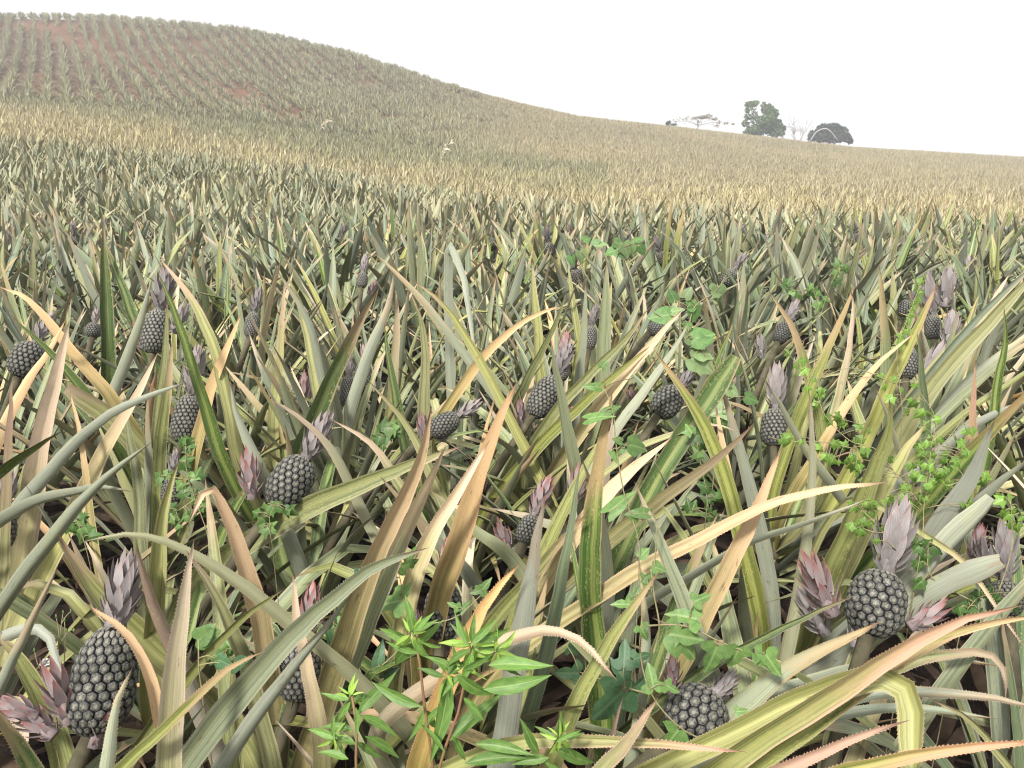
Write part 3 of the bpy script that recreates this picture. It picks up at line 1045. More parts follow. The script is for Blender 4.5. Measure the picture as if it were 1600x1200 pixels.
# ------------------------------------------------------------------ leaves that can be told apart in the photograph
# style, width px, depth at base, depth at tip, base->tip pixel points, flags: d = underside shows, c = cut blunt, number = roll
HL = [
    ('p', 36, 2.05, 1.95, [(48, 800), (66, 690), (92, 590), (114, 504)], 'u'),
    ('y', 32, 2.3, 2.2, [(210, 690), (160, 640), (108, 604)], 'uc'),
    ('p', 29, 2.05, 2.0, [(120, 790), (165, 695), (210, 620), (244, 548)], 'u'),
    ('s', 22, 1.95, 1.9, [(95, 715), (160, 655), (215, 625), (292, 594)], 'd'),
    ('b', 22, 1.75, 1.7, [(2, 905), (6, 780), (12, 660), (19, 577)], 'u'),
    ('g', 29, 1.6, 1.45, [(-70, 790), (0, 735), (45, 702), (102, 668)], 'u'),
    ('w', 31, 1.65, 1.5, [(-40, 850), (45, 790), (115, 768), (165, 757), (212, 765)], 'd'),
    ('s', 27, 1.55, 1.45, [(10, 930), (85, 825), (150, 752), (226, 691)], 'd'),
    ('t', 14, 2.0, 1.95, [(146, 830), (138, 745), (128, 680), (114, 608)], 'u'),
    ('o', 25, 2.15, 2.1, [(246, 800), (250, 700), (262, 610), (272, 526)], 'u'),
    ('o', 21, 2.1, 2.15, [(222, 850), (218, 760), (205, 690), (196, 620)], 'u'),
    ('s', 19, 2.2, 2.15, [(236, 840), (232, 750), (230, 680), (233, 618)], 'd'),
    ('y', 33, 1.5, 1.35, [(236, 960), (243, 860), (252, 790), (271, 726)], 'u'),
    ('t', 34, 1.5, 1.35, [(412, 985), (385, 885), (352, 795), (328, 750), (316, 748), (302, 778), (287, 806)], 'u'),
    ('y', 25, 1.45, 1.25, [(560, 1062), (470, 985), (380, 912), (290, 855), (210, 832), (122, 847)], 'd'),
    ('y', 52, 1.56, 1.44, [(310, 1085), (225, 1005), (150, 925), (106, 868), (80, 824)], 'u'),
    ('b', 31, 1.4, 1.32, [(285, 1030), (255, 965), (232, 910), (214, 842)], 'd'),
    ('p', 46, 1.12, 1.06, [(258, 1240), (262, 1080), (278, 950), (293, 848)], 'u'),
    ('s', 44, 1.25, 1.1, [(270, 1220), (395, 1050), (505, 935), (590, 868), (662, 840)], 'u'),
    ('s', 34, 1.2, 1.15, [(330, 1220), (420, 1090), (500, 990), (560, 915)], 'd'),
    ('o', 24, 1.1, 1.0, [(170, 1220), (270, 1120), (360, 1035), (422, 1003)], 'u'),
    ('s', 31, 1.14, 1.12, [(160, 1210), (176, 1110), (190, 1065), (206, 1033)], 'd'),
    ('t', 26, 1.25, 1.2, [(246, 1130), (228, 1050), (190, 985), (134, 938)], 'u'),
    ('s', 22, 1.25, 1.15, [(-30, 1150), (18, 1045), (60, 960), (102, 878)], 'd'),
    ('w', 30, 1.45, 1.35, [(-60, 1030), (0, 995), (48, 978), (78, 990), (92, 1025), (120, 1085)], 'd'),
    ('o', 42, 1.46, 1.40, [(95, 1200), (58, 1100), (18, 1030), (-30, 975)], 'u'),
    ('g', 46, 1.1, 1.02, [(75, 1250), (30, 1165), (-25, 1085)], 'u'),
    ('y', 29, 1.35, 1.28, [(392, 1060), (362, 975), (330, 915), (296, 866)], 'u'),
    ('o', 22, 1.3, 1.2, [(270, 1090), (335, 1010), (390, 958), (438, 922)], 'u'),
    ('p', 28, 1.4, 1.33, [(500, 1175), (480, 1060), (462, 980), (456, 902)], 'u'),
    ('t', 45, 1.5, 1.35, [(528, 1020), (562, 915), (600, 820), (640, 725), (656, 638)], 'u'),
    ('s', 38, 1.55, 1.42, [(545, 1040), (592, 920), (640, 815), (698, 698)], 'u'),
    ('t', 40, 1.7, 1.6, [(690, 930), (722, 840), (752, 735), (785, 645), (812, 588)], 'u'),
    ('p', 33, 1.65, 1.55, [(632, 960), (668, 845), (718, 765), (764, 690)], 'u'),
    ('o', 37, 1.95, 1.85, [(440, 812), (525, 770), (620, 730), (720, 690)], 'u'),
    ('y', 20, 2.0, 1.9, [(665, 820), (628, 755), (585, 692), (524, 654)], 'u'),
    ('y', 24, 2.0, 1.95, [(725, 850), (680, 750), (640, 665), (582, 598)], 'u'),
    ('s', 24, 1.9, 1.8, [(735, 900), (690, 850), (640, 790), (600, 745)], 'd'),
    ('o', 26, 1.85, 1.75, [(800, 870), (745, 825), (700, 785), (668, 758)], 'd'),
    ('t', 37, 1.3, 1.2, [(655, 1200), (697, 1080), (735, 990), (772, 925), (814, 878)], 'u'),
    ('w', 44, 1.32, 1.22, [(778, 1230), (805, 1080), (826, 950), (845, 840), (861, 765)], 'd'),
    ('e', 28, 1.4, 1.35, [(815, 1170), (858, 1030), (890, 880), (911, 738)], 'u'),
    ('g', 38, 1.55, 1.42, [(932, 1030), (920, 900), (928, 780), (940, 690), (957, 608)], 'u'),
    ('o', 28, 1.55, 1.45, [(745, 1010), (800, 935), (858, 865), (918, 795)], 'u'),
    ('o', 33, 1.3, 1.15, [(850, 1230), (898, 1110), (955, 1005), (1038, 896)], 'u'),
    ('p', 31, 1.25, 1.12, [(740, 1020), (800, 992), (862, 978), (912, 992), (972, 1058)], 'd'),
    ('b', 17, 1.15, 1.1, [(930, 1230), (952, 1160), (971, 1088)], 'u'),
    ('r', 36, 1.1, 1.02, [(905, 1250), (985, 1170), (1031, 1108)], 'u'),
    ('s', 22, 1.45, 1.38, [(985, 1210), (1008, 1080), (1012, 975), (998, 868)], 'd'),
    ('s', 25, 2.0, 1.9, [(918, 830), (903, 735), (884, 630), (867, 518)], 'u'),
    ('t', 33, 1.85, 1.7, [(880, 870), (945, 778), (1000, 722), (1056, 678)], 'u'),
    ('b', 28, 1.85, 1.7, [(945, 850), (1028, 785), (1112, 725), (1177, 663)], 'u'),
    ('g', 32, 2.05, 1.95, [(990, 820), (1035, 735), (1090, 650), (1148, 556)], 'uc'),
    ('y', 17, 2.05, 1.95, [(985, 705), (1055, 675), (1110, 660), (1152, 672)], 'u'),
    ('o', 27, 1.95, 1.9, [(1160, 850), (1135, 755), (1095, 655), (1022, 546)], 'u'),
    ('s', 24, 2.05, 2.0, [(1192, 830), (1172, 740), (1150, 660), (1128, 590)], 'd'),
    ('t', 28, 1.5, 1.35, [(990, 905), (1105, 850), (1210, 800), (1310, 773), (1408, 763)], 'u'),
    ('o', 15, 1.55, 1.45, [(1150, 850), (1250, 812), (1330, 778), (1360, 764)], 'd'),
    ('t', 35, 1.55, 1.42, [(1075, 1010), (1130, 905), (1185, 805), (1231, 703)], 'u'),
    ('y', 22, 1.6, 1.5, [(1224, 1060), (1246, 935), (1266, 780), (1268, 690), (1262, 606)], 'd'),
    ('o', 40, 1.75, 1.6, [(1272, 950), (1325, 830), (1368, 720), (1387, 660), (1384, 618)], 'u'),
    ('y', 36, 1.85, 1.72, [(1305, 920), (1365, 800), (1415, 705), (1452, 656)], 'u'),
    ('w', 42, 1.65, 1.5, [(1425, 885), (1478, 805), (1525, 735), (1558, 655)], 'd'),
    ('s', 33, 1.7, 1.58, [(1470, 850), (1540, 775), (1615, 712)], 'd'),
    ('w', 34, 1.62, 1.52, [(1420, 925), (1480, 858), (1530, 812), (1556, 785)], 'dc'),
    ('g', 31, 1.85, 1.7, [(1480, 745), (1540, 680), (1630, 585)], 'u'),
    ('w', 34, 1.58, 1.42, [(1395, 965), (1440, 930), (1490, 905), (1562, 880)], 'dc'),
    ('r', 48, 1.2, 1.02, [(1090, 1225), (1200, 1145), (1310, 1075), (1410, 1010), (1500, 966), (1590, 943)], 'u'),
    ('o', 34, 1.22, 1.08, [(1130, 1235), (1260, 1140), (1400, 1040), (1520, 985), (1660, 962)], 'u'),
    ('s', 46, 1.4, 1.28, [(1130, 1120), (1215, 1050), (1295, 1005), (1372, 971)], 'd'),
    ('g', 18, 1.4, 1.3, [(1110, 1040), (1210, 985), (1270, 955), (1332, 924)], 'u'),
    ('y', 37, 1.2, 1.08, [(1200, 1120), (1310, 1078), (1385, 1062), (1420, 1080), (1432, 1130), (1432, 1230)], 'uc'),
    ('r', 36, 1.05, 0.94, [(1180, 1245), (1330, 1190), (1470, 1160), (1650, 1141)], 'u'),
    ('r', 39, 1.02, 0.95, [(1100, 1260), (1240, 1195), (1340, 1150), (1428, 1121)], 'u'),
    ('e', 27, 1.4, 1.3, [(1230, 1120), (1370, 1080), (1500, 1082), (1640, 1106)], 'd'),
    ('e', 24, 1.35, 1.3, [(1200, 1150), (1330, 1112), (1440, 1108), (1560, 1125)], 'd'),
    ('s', 22, 1.5, 1.45, [(1280, 1060), (1380, 1035), (1480, 1030), (1560, 1045)], 'd'),
    ('r', 27, 1.15, 1.02, [(790, 1172), (920, 1165), (1040, 1168), (1168, 1178)], 'u'),
    ('o', 26, 1.4, 1.32, [(1420, 1040), (1510, 1022), (1562, 1032), (1576, 1060), (1578, 1100)], 'u'),
    ('y', 14, 1.5, 1.35, [(1500, 870), (1530, 910), (1570, 970), (1612, 1025)], 'u'),
    ('e', 18, 1.45, 1.4, [(1590, 1200), (1580, 1090), (1565, 1000), (1560, 950)], 'u'),
    ('y', 22, 1.25, 1.2, [(1620, 1250), (1560, 1180), (1500, 1120), (1440, 1090)], 'u'),
    # the second rank, about two to three metres away
    ('t', 22, 2.55, 2.4, [(170, 620), (130, 572), (85, 515), (40, 468), (-5, 449)], 'u'),
    ('g', 20, 2.35, 2.2, [(185, 700), (140, 622), (88, 560), (21, 494)], 'u'),
    ('y', 22, 2.45, 2.35, [(190, 720), (160, 650), (120, 590), (60, 520)], 'd'),
    ('g', 23, 3.3, 3.2, [(168, 560), (166, 500), (163, 430), (160, 344)], 'u'),
    ('g', 21, 3.3, 3.25, [(212, 500), (196, 455), (180, 410), (166, 375)], 'u'),
    ('s', 20, 2.95, 2.85, [(168, 650), (195, 580), (222, 505), (243, 438)], 'd'),
    ('g', 23, 2.5, 2.35, [(352, 720), (328, 640), (300, 545), (275, 475), (253, 424)], 'u'),
    ('y', 21, 2.6, 2.55, [(375, 720), (358, 630), (338, 545), (300, 460), (253, 398)], 'u'),
    ('o', 19, 2.35, 2.3, [(245, 690), (252, 620), (258, 560), (262, 470)], 'u'),
    ('t', 22, 2.65, 2.5, [(308, 690), (330, 610), (355, 545), (375, 492)], 'u'),
    ('g', 35, 2.3, 2.1, [(455, 740), (490, 655), (535, 555), (586, 454)], 'u'),
    ('y', 20, 2.75, 2.65, [(428, 680), (434, 600), (440, 520), (445, 440)], 'u'),
    ('y', 21, 2.75, 2.65, [(505, 650), (488, 560), (468, 480), (446, 428)], 'u'),
    ('s', 18, 2.7, 2.6, [(520, 660), (500, 580), (480, 500), (430, 420)], 'd'),
    ('g', 19, 2.55, 2.45, [(632, 690), (622, 630), (610, 565), (602, 503)], 'u'),
    ('s', 17, 2.7, 2.6, [(720, 430), (728, 480), (734, 530), (740, 582)], 'd'),
    ('s', 16, 2.75, 2.65, [(700, 520), (650, 460), (610, 420), (580, 395)], 'd'),
    ('y', 17, 2.6, 2.55, [(790, 640), (740, 545), (690, 470), (640, 428)], 'u'),
    ('p', 18, 2.8, 2.7, [(612, 640), (618, 560), (622, 500), (620, 450)], 'u'),
    ('s', 22, 2.75, 2.65, [(575, 560), (600, 500), (612, 460), (617, 425)], 'd'),
    ('y', 22, 2.6, 2.5, [(665, 640), (668, 560), (664, 510), (655, 470)], 'u'),
    ('t', 24, 2.6, 2.4, [(900, 690), (965, 605), (1025, 535), (1071, 484)], 'u'),
    ('o', 19, 2.7, 2.55, [(860, 655), (925, 580), (975, 530), (1010, 482)], 'u'),
    ('o', 20, 2.55, 2.45, [(840, 700), (900, 640), (960, 585), (1015, 540)], 'u'),
    ('w', 20, 2.5, 2.35, [(955, 680), (1010, 600), (1052, 540), (1074, 498)], 'd'),
    ('s', 28, 2.95, 2.85, [(938, 620), (942, 540), (946, 480), (948, 408)], 'u'),
    ('y', 19, 3.1, 3.0, [(842, 570), (840, 510), (836, 455), (833, 403)], 'u'),
    ('o', 17, 2.8, 2.7, [(815, 610), (840, 560), (865, 510), (882, 460)], 'u'),
    ('t', 18, 2.6, 2.5, [(740, 580), (800, 520), (850, 490), (887, 481)], 'u'),
    ('s', 18, 2.9, 2.8, [(905, 600), (912, 540), (916, 480), (918, 440)], 'd'),
    ('s', 20, 2.7, 2.6, [(1015, 665), (1040, 610), (1020, 560), (1022, 560)], 'd'),
    ('y', 25, 2.5, 2.3, [(1355, 680), (1392, 590), (1425, 520), (1462, 438)], 'u'),
    ('t', 21, 2.35, 2.2, [(1290, 690), (1330, 625), (1378, 565), (1432, 519)], 'u'),
    ('s', 23, 2.75, 2.65, [(1390, 640), (1386, 560), (1380, 490), (1372, 414)], 'u'),
    ('e', 18, 2.35, 2.25, [(1447, 710), (1443, 640), (1438, 580), (1434, 516)], 'u'),
    ('y', 31, 2.55, 2.35, [(1415, 665), (1480, 575), (1550, 500), (1640, 405)], 'u'),
    ('g', 18, 2.35, 2.2, [(1548, 690), (1562, 600), (1574, 530), (1572, 478)], 'u'),
    ('r', 17, 2.15, 2.05, [(1518, 720), (1514, 650), (1514, 600), (1516, 556)], 'u'),
    ('p', 19, 2.4, 2.3, [(1285, 720), (1308, 620), (1325, 530), (1330, 470), (1322, 446)], 'u'),
    ('o', 19, 2.6, 2.5, [(1280, 650), (1262, 580), (1238, 510), (1202, 455)], 'u'),
    ('o', 22, 2.5, 2.4, [(1255, 640), (1290, 560), (1320, 500), (1340, 450)], 'u'),
    ('s', 17, 2.5, 2.35, [(1410, 710), (1500, 620), (1570, 560), (1650, 500)], 'u'),
    ('o', 16, 2.45, 2.3, [(1420, 725), (1510, 645), (1590, 590), (1660, 545)], 'u'),
    ('s', 17, 2.4, 2.25, [(1430, 740), (1520, 670), (1600, 630), (1670, 600)], 'd'),
    ('e', 16, 2.6, 2.5, [(1400, 660), (1480, 560), (1550, 480), (1640, 400)], 'u'),
    ('y', 15, 2.7, 2.6, [(1410, 640), (1490, 540), (1560, 470), (1650, 380)], 'u'),
    ('s', 15, 2.65, 2.5, [(1430, 690), (1520, 590), (1600, 530), (1680, 470)], 'd'),
    ('o', 18, 2.2, 2.1, [(1300, 760), (1250, 690), (1215, 630), (1190, 590)], 'd'),
    ('t', 20, 2.5, 2.4, [(0, 680), (40, 600), (80, 540), (104, 495)], 'd'),
    ('y', 20, 2.0, 1.9, [(560, 780), (520, 700), (470, 650), (420, 622)], 'd'),
    ('s', 26, 2.0, 1.95, [(440, 790), (400, 690), (380, 640), (372, 590)], 'd'),
]

hero_leaves = []
for st, wpx, d0, d1, pts, fl in HL:
    n = len(pts)
    L = np.concatenate(([0], np.cumsum([math.dist(pts[i], pts[i + 1]) for i in range(n - 1)])))
    ds = d0 + (d1 - d0) * L / L[-1]
    P3 = np.array([up3(a, b, d) for (a, b), d in zip(pts, ds)])
    hero_leaves.append([st, wpx * (d0 + d1) / 2 / FPX, P3, fl])
    dense = catmull(P3, 24)
    zmark(dense[2:22], wpx * 0.3 if wpx > 20 else 0)

for hl in hero_leaves:
    P3 = hl[2]
    tang = nrm(P3[0] - P3[1])
    want = P3[0] + tang * 0.28
    want[2] = max(want[2], 0.2)
    best, bd = None, 9e9
    for p in plants:
        dd = math.hypot(p['x'] - want[0], p['y'] - want[1])
        if dd < bd:
            best, bd = p, dd
    if best is None or bd > 0.34 or best['n'] > 14:
        best = new_plant(float(want[0]), float(max(want[1], 0.55)), None)
    best['n'] += 1
    hl.append(best)

for st, wm, P3, fl, p in hero_leaves:
    b = np.array((p['x'], p['y'], p['z']))
    root = b + np.array((0, 0, p['stem'] * random.uniform(0.5, 1.0)))
    tang = nrm(P3[0] - P3[1])
    gap = root - P3[0]
    dist = float(np.linalg.norm(gap))
    ctrl = [root]
    if dist > 0.12:
        ctrl.append(P3[0] + tang * dist * 0.33 + gap * 0.22)
    ctrl = np.vstack((np.array(ctrl), P3))
    Q = catmull(ctrl, 26)
    if len(ctrl) > 6:
        Q = catmull(ctrl, 34)
    T = tangents(Q)
    V = nrm(CAM - Q)
    S = nrm(np.cross(T, V))
    roll = R(random.uniform(-26, 26)) + np.linspace(0, R(random.uniform(-22, 22)), len(Q))
    N = nrm(np.cross(S, T))
    S = S * np.cos(roll)[:, None] + N * np.sin(roll)[:, None]
    # blade() takes cross(S, T) as the upper side
    face = np.sum(np.cross(S, T) * V, 1).mean() > 0
    if face == ('d' in fl):
        S = -S
    t = np.linspace(0, 1, len(Q))
    Wd = wm * 1.04 * prof(t, 'c' in fl)
    Wd = Wd * (1 + 0.05 * np.sin(t * 17 + random.uniform(0, 6)) + 0.03 * np.sin(t * 41 + random.uniform(0, 6)))
    Q = Q + np.cumsum(np.random.normal(0, 0.0012, Q.shape), 0) * t[:, None]
    mb = MB()
    near = np.linalg.norm(P3.mean(0) - CAM) < 1.75
    blade(mb, Q - b, S, Wd, 0.38 if ('c' in fl and st == 'w') else random.uniform(0.2, 0.36), 0.0022, 4 if near else 2, 0.0052 if near else 0.0)
    if 'c' in fl:
        mb.uv[0][:, 1] *= 0.86
    ob('leaf', mb.mesh('leaf', M[st]), p['o'])

# ------------------------------------------------------------------ plants between them, then the rows running back
HALF = 0.70


def clash(x, y, r, lst):
    return any((x - q['x'])**2 + (y - q['y'])**2 < r * r for q in lst)


NEARY = 5.2
y = 1.15
row = 0
while y < NEARY:
    x = -HALF * y - 0.5 + random.uniform(0, 0.4)
    while x < HALF * y + 0.5:
        xx, yy = x + random.uniform(-.1, .1), y + random.uniform(-.12, .12)
        if not clash(xx, yy, 0.36, plants):
            new_plant(xx, yy, None)
        x += 0.44
    y += 0.46
    row += 1

near_done = list(plants)
for p in near_done:
    b = np.array((p['x'], p['y'], p['z']))
    if not p['fruit']:
        stem_part(p, None)
    tdir = random.uniform(0, 6.28)
    tilt = R(random.uniform(0, 14))
    if p['x'] > 0.5 and p['y'] > 1.8:
        tdir, tilt = R(random.uniform(-30, 40)), R(random.uniform(8, 26))
    nl = 26 if p['y'] > 2.0 else 16
    nl = max(12, nl - p['n'])
    for i in range(nl):
        for tr in range(4):
            cls = random.choices((0, 1, 2, 3), (0.18, 0.32, 0.33, 0.17))[0]
            if tr >= 2:
                cls = random.choice((2, 3))
            si = cls * 9 + random.randrange(9)
            az = i * 2.39996 + random.uniform(-0.5, 0.5) + tr
            L = random.uniform(0.58, 0.90) * (0.85 if cls == 3 else 1.0)
            Rm = rot_tilt(az, tilt, tdir)
            root = b + np.array((0.02 * math.cos(az), 0.02 * math.sin(az), p['stem'] * random.uniform(0.3, 1.0)))
            c_, e0, dr, kk, tw, sd = SHAPES[si]
            P, S, t = strap_curve(e0, dr, 8, kk, 0.6, tw, sd)
            Pw = (P * L) @ np.array(Rm).T + root
            if Pw[2:, 2].min() < p['z'] + 0.03:
                continue
            if hidden_share(Pw[1:]) > 0.11:
                continue
            st = random.choice(STYLES)
            ob('leaf', lib_leaf(si, st), p['o'], tuple(root - b), Rm.to_quaternion(), (L, L * random.uniform(0.85, 1.25), L))
            break

# middle rows: the leaves are too small to pick apart, so each plant has one body of foliage
MIDSTY = ['s', 'e', 'o', 'y', 't', 'g', 'w', 'p']


def rosette(nleaf, seg, nc, wide, sty_w, tiltmax=10):
    mb = MB()
    for i in range(nleaf):
        cls = random.choices((0, 1, 2, 3), (0.18, 0.36, 0.34, 0.12))[0]
        si = cls * 9 + random.randrange(9)
        az = i * 2.39996 + random.uniform(-.4, .4)
        Rm = np.array(rot_tilt(az, R(random.uniform(0, tiltmax)), random.uniform(0, 6.28)))
        shape_blade(mb, SHAPES[si], seg, nc, 0, wide, Rm, (0, 0, random.uniform(0.08, 0.24)), random.uniform(0.6, 0.92),
                    MIDSTY.index(random.choices('seoytgwp', sty_w)[0]))
    return mb


mid_fol = [rosette(24, 6, 2, 0.080, (38, 22, 17, 12, 2, 9, 0, 0), 24).mesh('foliage', [M[k] for k in MIDSTY]) for _ in range(9)]
mid_fruit = [joined_fruit(0.046, 0.125, 0, 15, True) for _ in range(2)]
mid_crown = [joined_crown('crown', 0.15, 0.018, M_crown, 22) for _ in range(3)]
mid_stem = MB()
tube(mid_stem, [(0, 0, -0.05), (0, 0, 0.25), (0, 0, 0.52)], 0.035, 0.014, 5)
mid_stem = mid_stem.mesh('stem', M_stem)
BOUND = lambda x, y: float(np.interp(frame_u(x, y), [0, 400, 800, 1200, 1600], [27, 24, 18, 15.5, 14]))
cands = []
y = NEARY + 0.15
while y < 14:
    x = -HALF * y - 0.6 + random.uniform(0, 0.5)
    while x < HALF * y + 0.6:
        xx, yy = x + random.uniform(-.14, .14), y + random.uniform(-.14, .14)
        if yy < BOUND(xx, yy):
            cands.append((xx, yy))
        x += 0.53
    y += 0.53
cands = [c for c in cands if not clash(c[0], c[1], 0.33, near_done)]
cands.sort(key=lambda c: c[1])
in_frame = [c for c in cands if abs(c[0]) < 0.66 * c[1] + 0.1]
n_near_seen = sum(1 for p in near_done if abs(p['x']) < 0.66 * p['y'] + 0.3)
mids = in_frame[:max(0, 296 - len(near_done))]
mid_end = mids[-1][1]
ZL = [('grey-green pineapple plant in the dense rows behind the frosted fruit and the bushy crown', 'pineapple plants in the dense rows on the uphill side'),
      ('grey-green pineapple plant in the dense rows behind the heart leaved vine', 'pineapple plants in the dense rows mid field'),
      ('grey-green slanting pineapple plant in the dense rows behind the double pinkish crown', 'pineapple plants in the dense rows below the trees')]
for i, (x, y) in enumerate(mids):
    z = gz(x, y)
    zi = 0 if x / y < -0.22 else (1 if x / y < 0.2 else 2)
    o = empty('pineapple_plant', (x, y, z), ZL[zi][0], 'pineapple plant', ZL[zi][1])
    o.rotation_euler = (R(random.uniform(-7, 7)), R(random.uniform(-7, 7)) + (R(9) if zi == 2 else 0), random.uniform(0, 6.28) if zi != 2 else random.uniform(-0.3, 0.3))
    s = random.uniform(0.95, 1.18)
    o.scale = (s, s, s)
    ob('foliage', mid_fol[i % 9] if zi != 2 else random.choice(mid_fol), o, rot=Quaternion((0, 0, 1), random.uniform(0, 6.28)))
    if random.random() < 0.28:
        hz_ = random.uniform(0.52, 0.66)
        tq = Quaternion((1, 0, 0), R(random.uniform(-25, 25))) @ Quaternion((0, 1, 0), R(random.uniform(-25, 25)))
        ob('stem', mid_stem, o)
        ob('fruit', random.choice(mid_fruit), o, (0, 0, hz_), tq)
        ob('crown', random.choice(mid_crown), o, tuple(Vector((0, 0, hz_)) + tq @ Vector((0, 0, 0.058))), tq)

# ------------------------------------------------------------------ labels of the near plants without a hand-written one
marks = [p for p in near_done if p['mark']]
used = {}
fresh = [p for p in near_done if not p['mark']]
for p in fresh:
    m_ = sorted(marks, key=lambda q: (q['x'] - p['x'])**2 + (q['y'] - p['y'])**2)
    done = False
    for q in m_[:8]:
        dx, dy = p['x'] - q['x'], p['y'] - q['y']
        if abs(dx) > abs(dy):
            rel = 'just right of' if dx > 0 else 'just left of'
        else:
            rel = 'close behind' if dy > 0 else 'close in front of'
        for adj in ('leafy pineapple plant growing ' + rel + ' ', ):
            lab = adj + q['mark']
            if lab not in used:
                used[lab] = p
                p['o']['label'] = lab
                done = True
                break
        if done:
            break
    if not done:
        p['o']['label'] = 'leafy pineapple plant wedged among others away from any fruit that shows'
        p['o']['group'] = 'leafy pineapple plants wedged in the front rows'

# ------------------------------------------------------------------ far rows: one body nobody could count
def far_mat():
    m, nt, b = mat('far_leaf')
    g = NG(nt)
    a = g.new('ShaderNodeAttribute')
    a.attribute_type = 'INSTANCER'
    a.attribute_name = 'tint'
    uvn = g.new('ShaderNodeUVMap')
    uvn.uv_map = 'UVMap'
    sep = g.new('ShaderNodeSeparateXYZ')
    nt.links.new(uvn.outputs[0], sep.inputs[0])
    r = g.math('FRACT', g.math('MULTIPLY', sep.outputs[0], 0.99))
    lv = g.math('FLOOR', sep.outputs[0])
    wn_ = g.new('ShaderNodeTexWhiteNoise')
    wn_.noise_dimensions = '2D'
    oi = g.new('ShaderNodeObjectInfo')
    nt.links.new(g.vec(lv, g.math('MULTIPLY', oi.outputs['Random'], 91.0)), wn_.inputs['Vector'])
    k = wn_.outputs['Value']
    col = g.mix(g.ramp(k, 0.5, 1.0, 0.0, 0.75), a.outputs['Color'], (0.36, 0.32, 0.16))
    col = g.mix(g.ramp(k, 0.0, 0.35, 0.4, 0.0), col, (0.11, 0.125, 0.06))
    col = g.mix(g.ramp(sep.outputs[1], 0.7, 1.0, 0.0, 0.5), col, (0.36, 0.25, 0.14))
    nt.links.new(col, b.inputs['Base Color'])
    b.inputs['Roughness'].default_value = 0.55
    b.inputs['Specular IOR Level'].default_value = 0.3
    return m


M_far = far_mat()


def far_rosette(nleaf, seg, wide, upr):
    mb = MB()
    for i in range(nleaf):
        cls = random.choices((0, 1, 2, 3), upr)[0]
        P, S, t = strap_curve(*[SHAPES[cls * 9 + random.randrange(8)][k] for k in (1, 2)], seg, 0, 0.6, random.uniform(-.8, .8))
        L = random.uniform(0.55, 0.9)
        Rm = np.array(rot_tilt(i * 2.39996 + random.uniform(-.4, .4), 0, 0))
        V0 = MB()
        blade(V0, (P * L) @ Rm.T + np.array((0, 0, 0.12)), S @ Rm.T, wide * L * prof(t), 0.2, 0, 1)
        vv, uu = V0.v[0], V0.uv[0].copy()
        uu[:, 0] = i + 0.3 + uu[:, 0] * 0.4
        mb.add(vv, V0.f, uu)
    return mb


far_col = bpy.data.collections.new('far_plant_kinds')
for k in range(10):
    me = far_rosette(24 if k < 6 else 22, 4 if k < 6 else 5, 0.058 if k < 6 else 0.080, (0.34, 0.36, 0.22, 0.08) if k < 6 else (0.18, 0.36, 0.34, 0.12)).mesh('far_plant', M_far)
    far_col.objects.link(bpy.data.objects.new('far_plant_%s' % 'abcdefghij'[k], me))

pts, idx, rots, scl, tint = [], [], [], [], []
rng = np.random.default_rng(5)


def value_noise(x, y, s):
    return (math.sin(x * 1.7 / s + 1.3 * math.sin(y * 0.9 / s)) + math.sin(y * 1.3 / s + 1.7 * math.sin(x * 1.1 / s + 2)) + math.sin((x + y) * 0.7 / s + 0.5)) / 3


C_NEAR, C_YEL, C_TOE, C_HILL, C_RIGHT, C_BROWN = (np.array(c) for c in (
    (0.215, 0.24, 0.155), (0.42, 0.37, 0.205), (0.21, 0.225, 0.13), (0.24, 0.245, 0.15), (0.34, 0.305, 0.19), (0.42, 0.325, 0.19)))


def far_add(x, y, s, col, big=False):
    pts.append((x, y))
    idx.append(6 + rng.integers(4) if big else rng.integers(6))
    rots.append((rng.normal(0, 0.09), rng.normal(0, 0.09), rng.uniform(0, 6.28)))
    scl.append(s * rng.uniform(0.85, 1.15))
    c = np.clip(col * rng.uniform(0.78, 1.22) * np.array((rng.uniform(.95, 1.06), 1, rng.uniform(.85, 1.15))), 0.01, 0.9)
    tint.append((*c, 1.0))


ST = lambda k, u: np.interp(u, _U, _STA[k][0])
y = 5.2
while y < 62:
    sp = 0.46 if y < 30 else 0.48
    x = -0.74 * y - 1 + rng.uniform(0, sp)
    while x < 0.74 * y + 1:
        xx, yy = x + rng.uniform(-.16, .16), y + rng.uniform(-.16, .16)
        x += sp
        u = frame_u(xx, yy)
        B, E = ST(0, u), ST(1, u)
        if yy <= mid_end + 0.1 and yy < BOUND(xx, yy) and abs(xx) < 0.66 * yy + 0.1:
            continue
        if yy < NEARY + 0.2 or (yy < 8 and abs(xx) > 0.74 * yy + 0.5):
            continue
        if yy < B * rng.uniform(0.97, 1.03):
            far_add(xx, yy, 1.04, C_NEAR * (1 + 0.12 * value_noise(xx, yy, 2)), True)
        elif yy < E:
            f = (yy - B) / (E - B)
            n = value_noise(xx, yy, 3.0) * 0.6 + rng.normal(0, 0.25)
            c = C_YEL * (1 - 0.25 * max(0, n))
            if u > 900:
                c = c * 0.92 + C_BROWN * 0.10
            k = min(1, max(0, (f - 0.58 + 0.22 * n + (0.25 if u > 300 else -0.05)) / 0.42))
            c = c * (1 - k) + (C_TOE if u < 950 else C_RIGHT) * k
            k2 = min(1, max(0, 1 - (f + 0.10 * n) / 0.30))
            c = c * (1 - 0.75 * k2) + (C_BROWN * 0.5 + C_NEAR * 0.5 if u > 700 else C_NEAR) * 0.75 * k2
            far_add(xx, yy, 0.72, c)
    y += sp

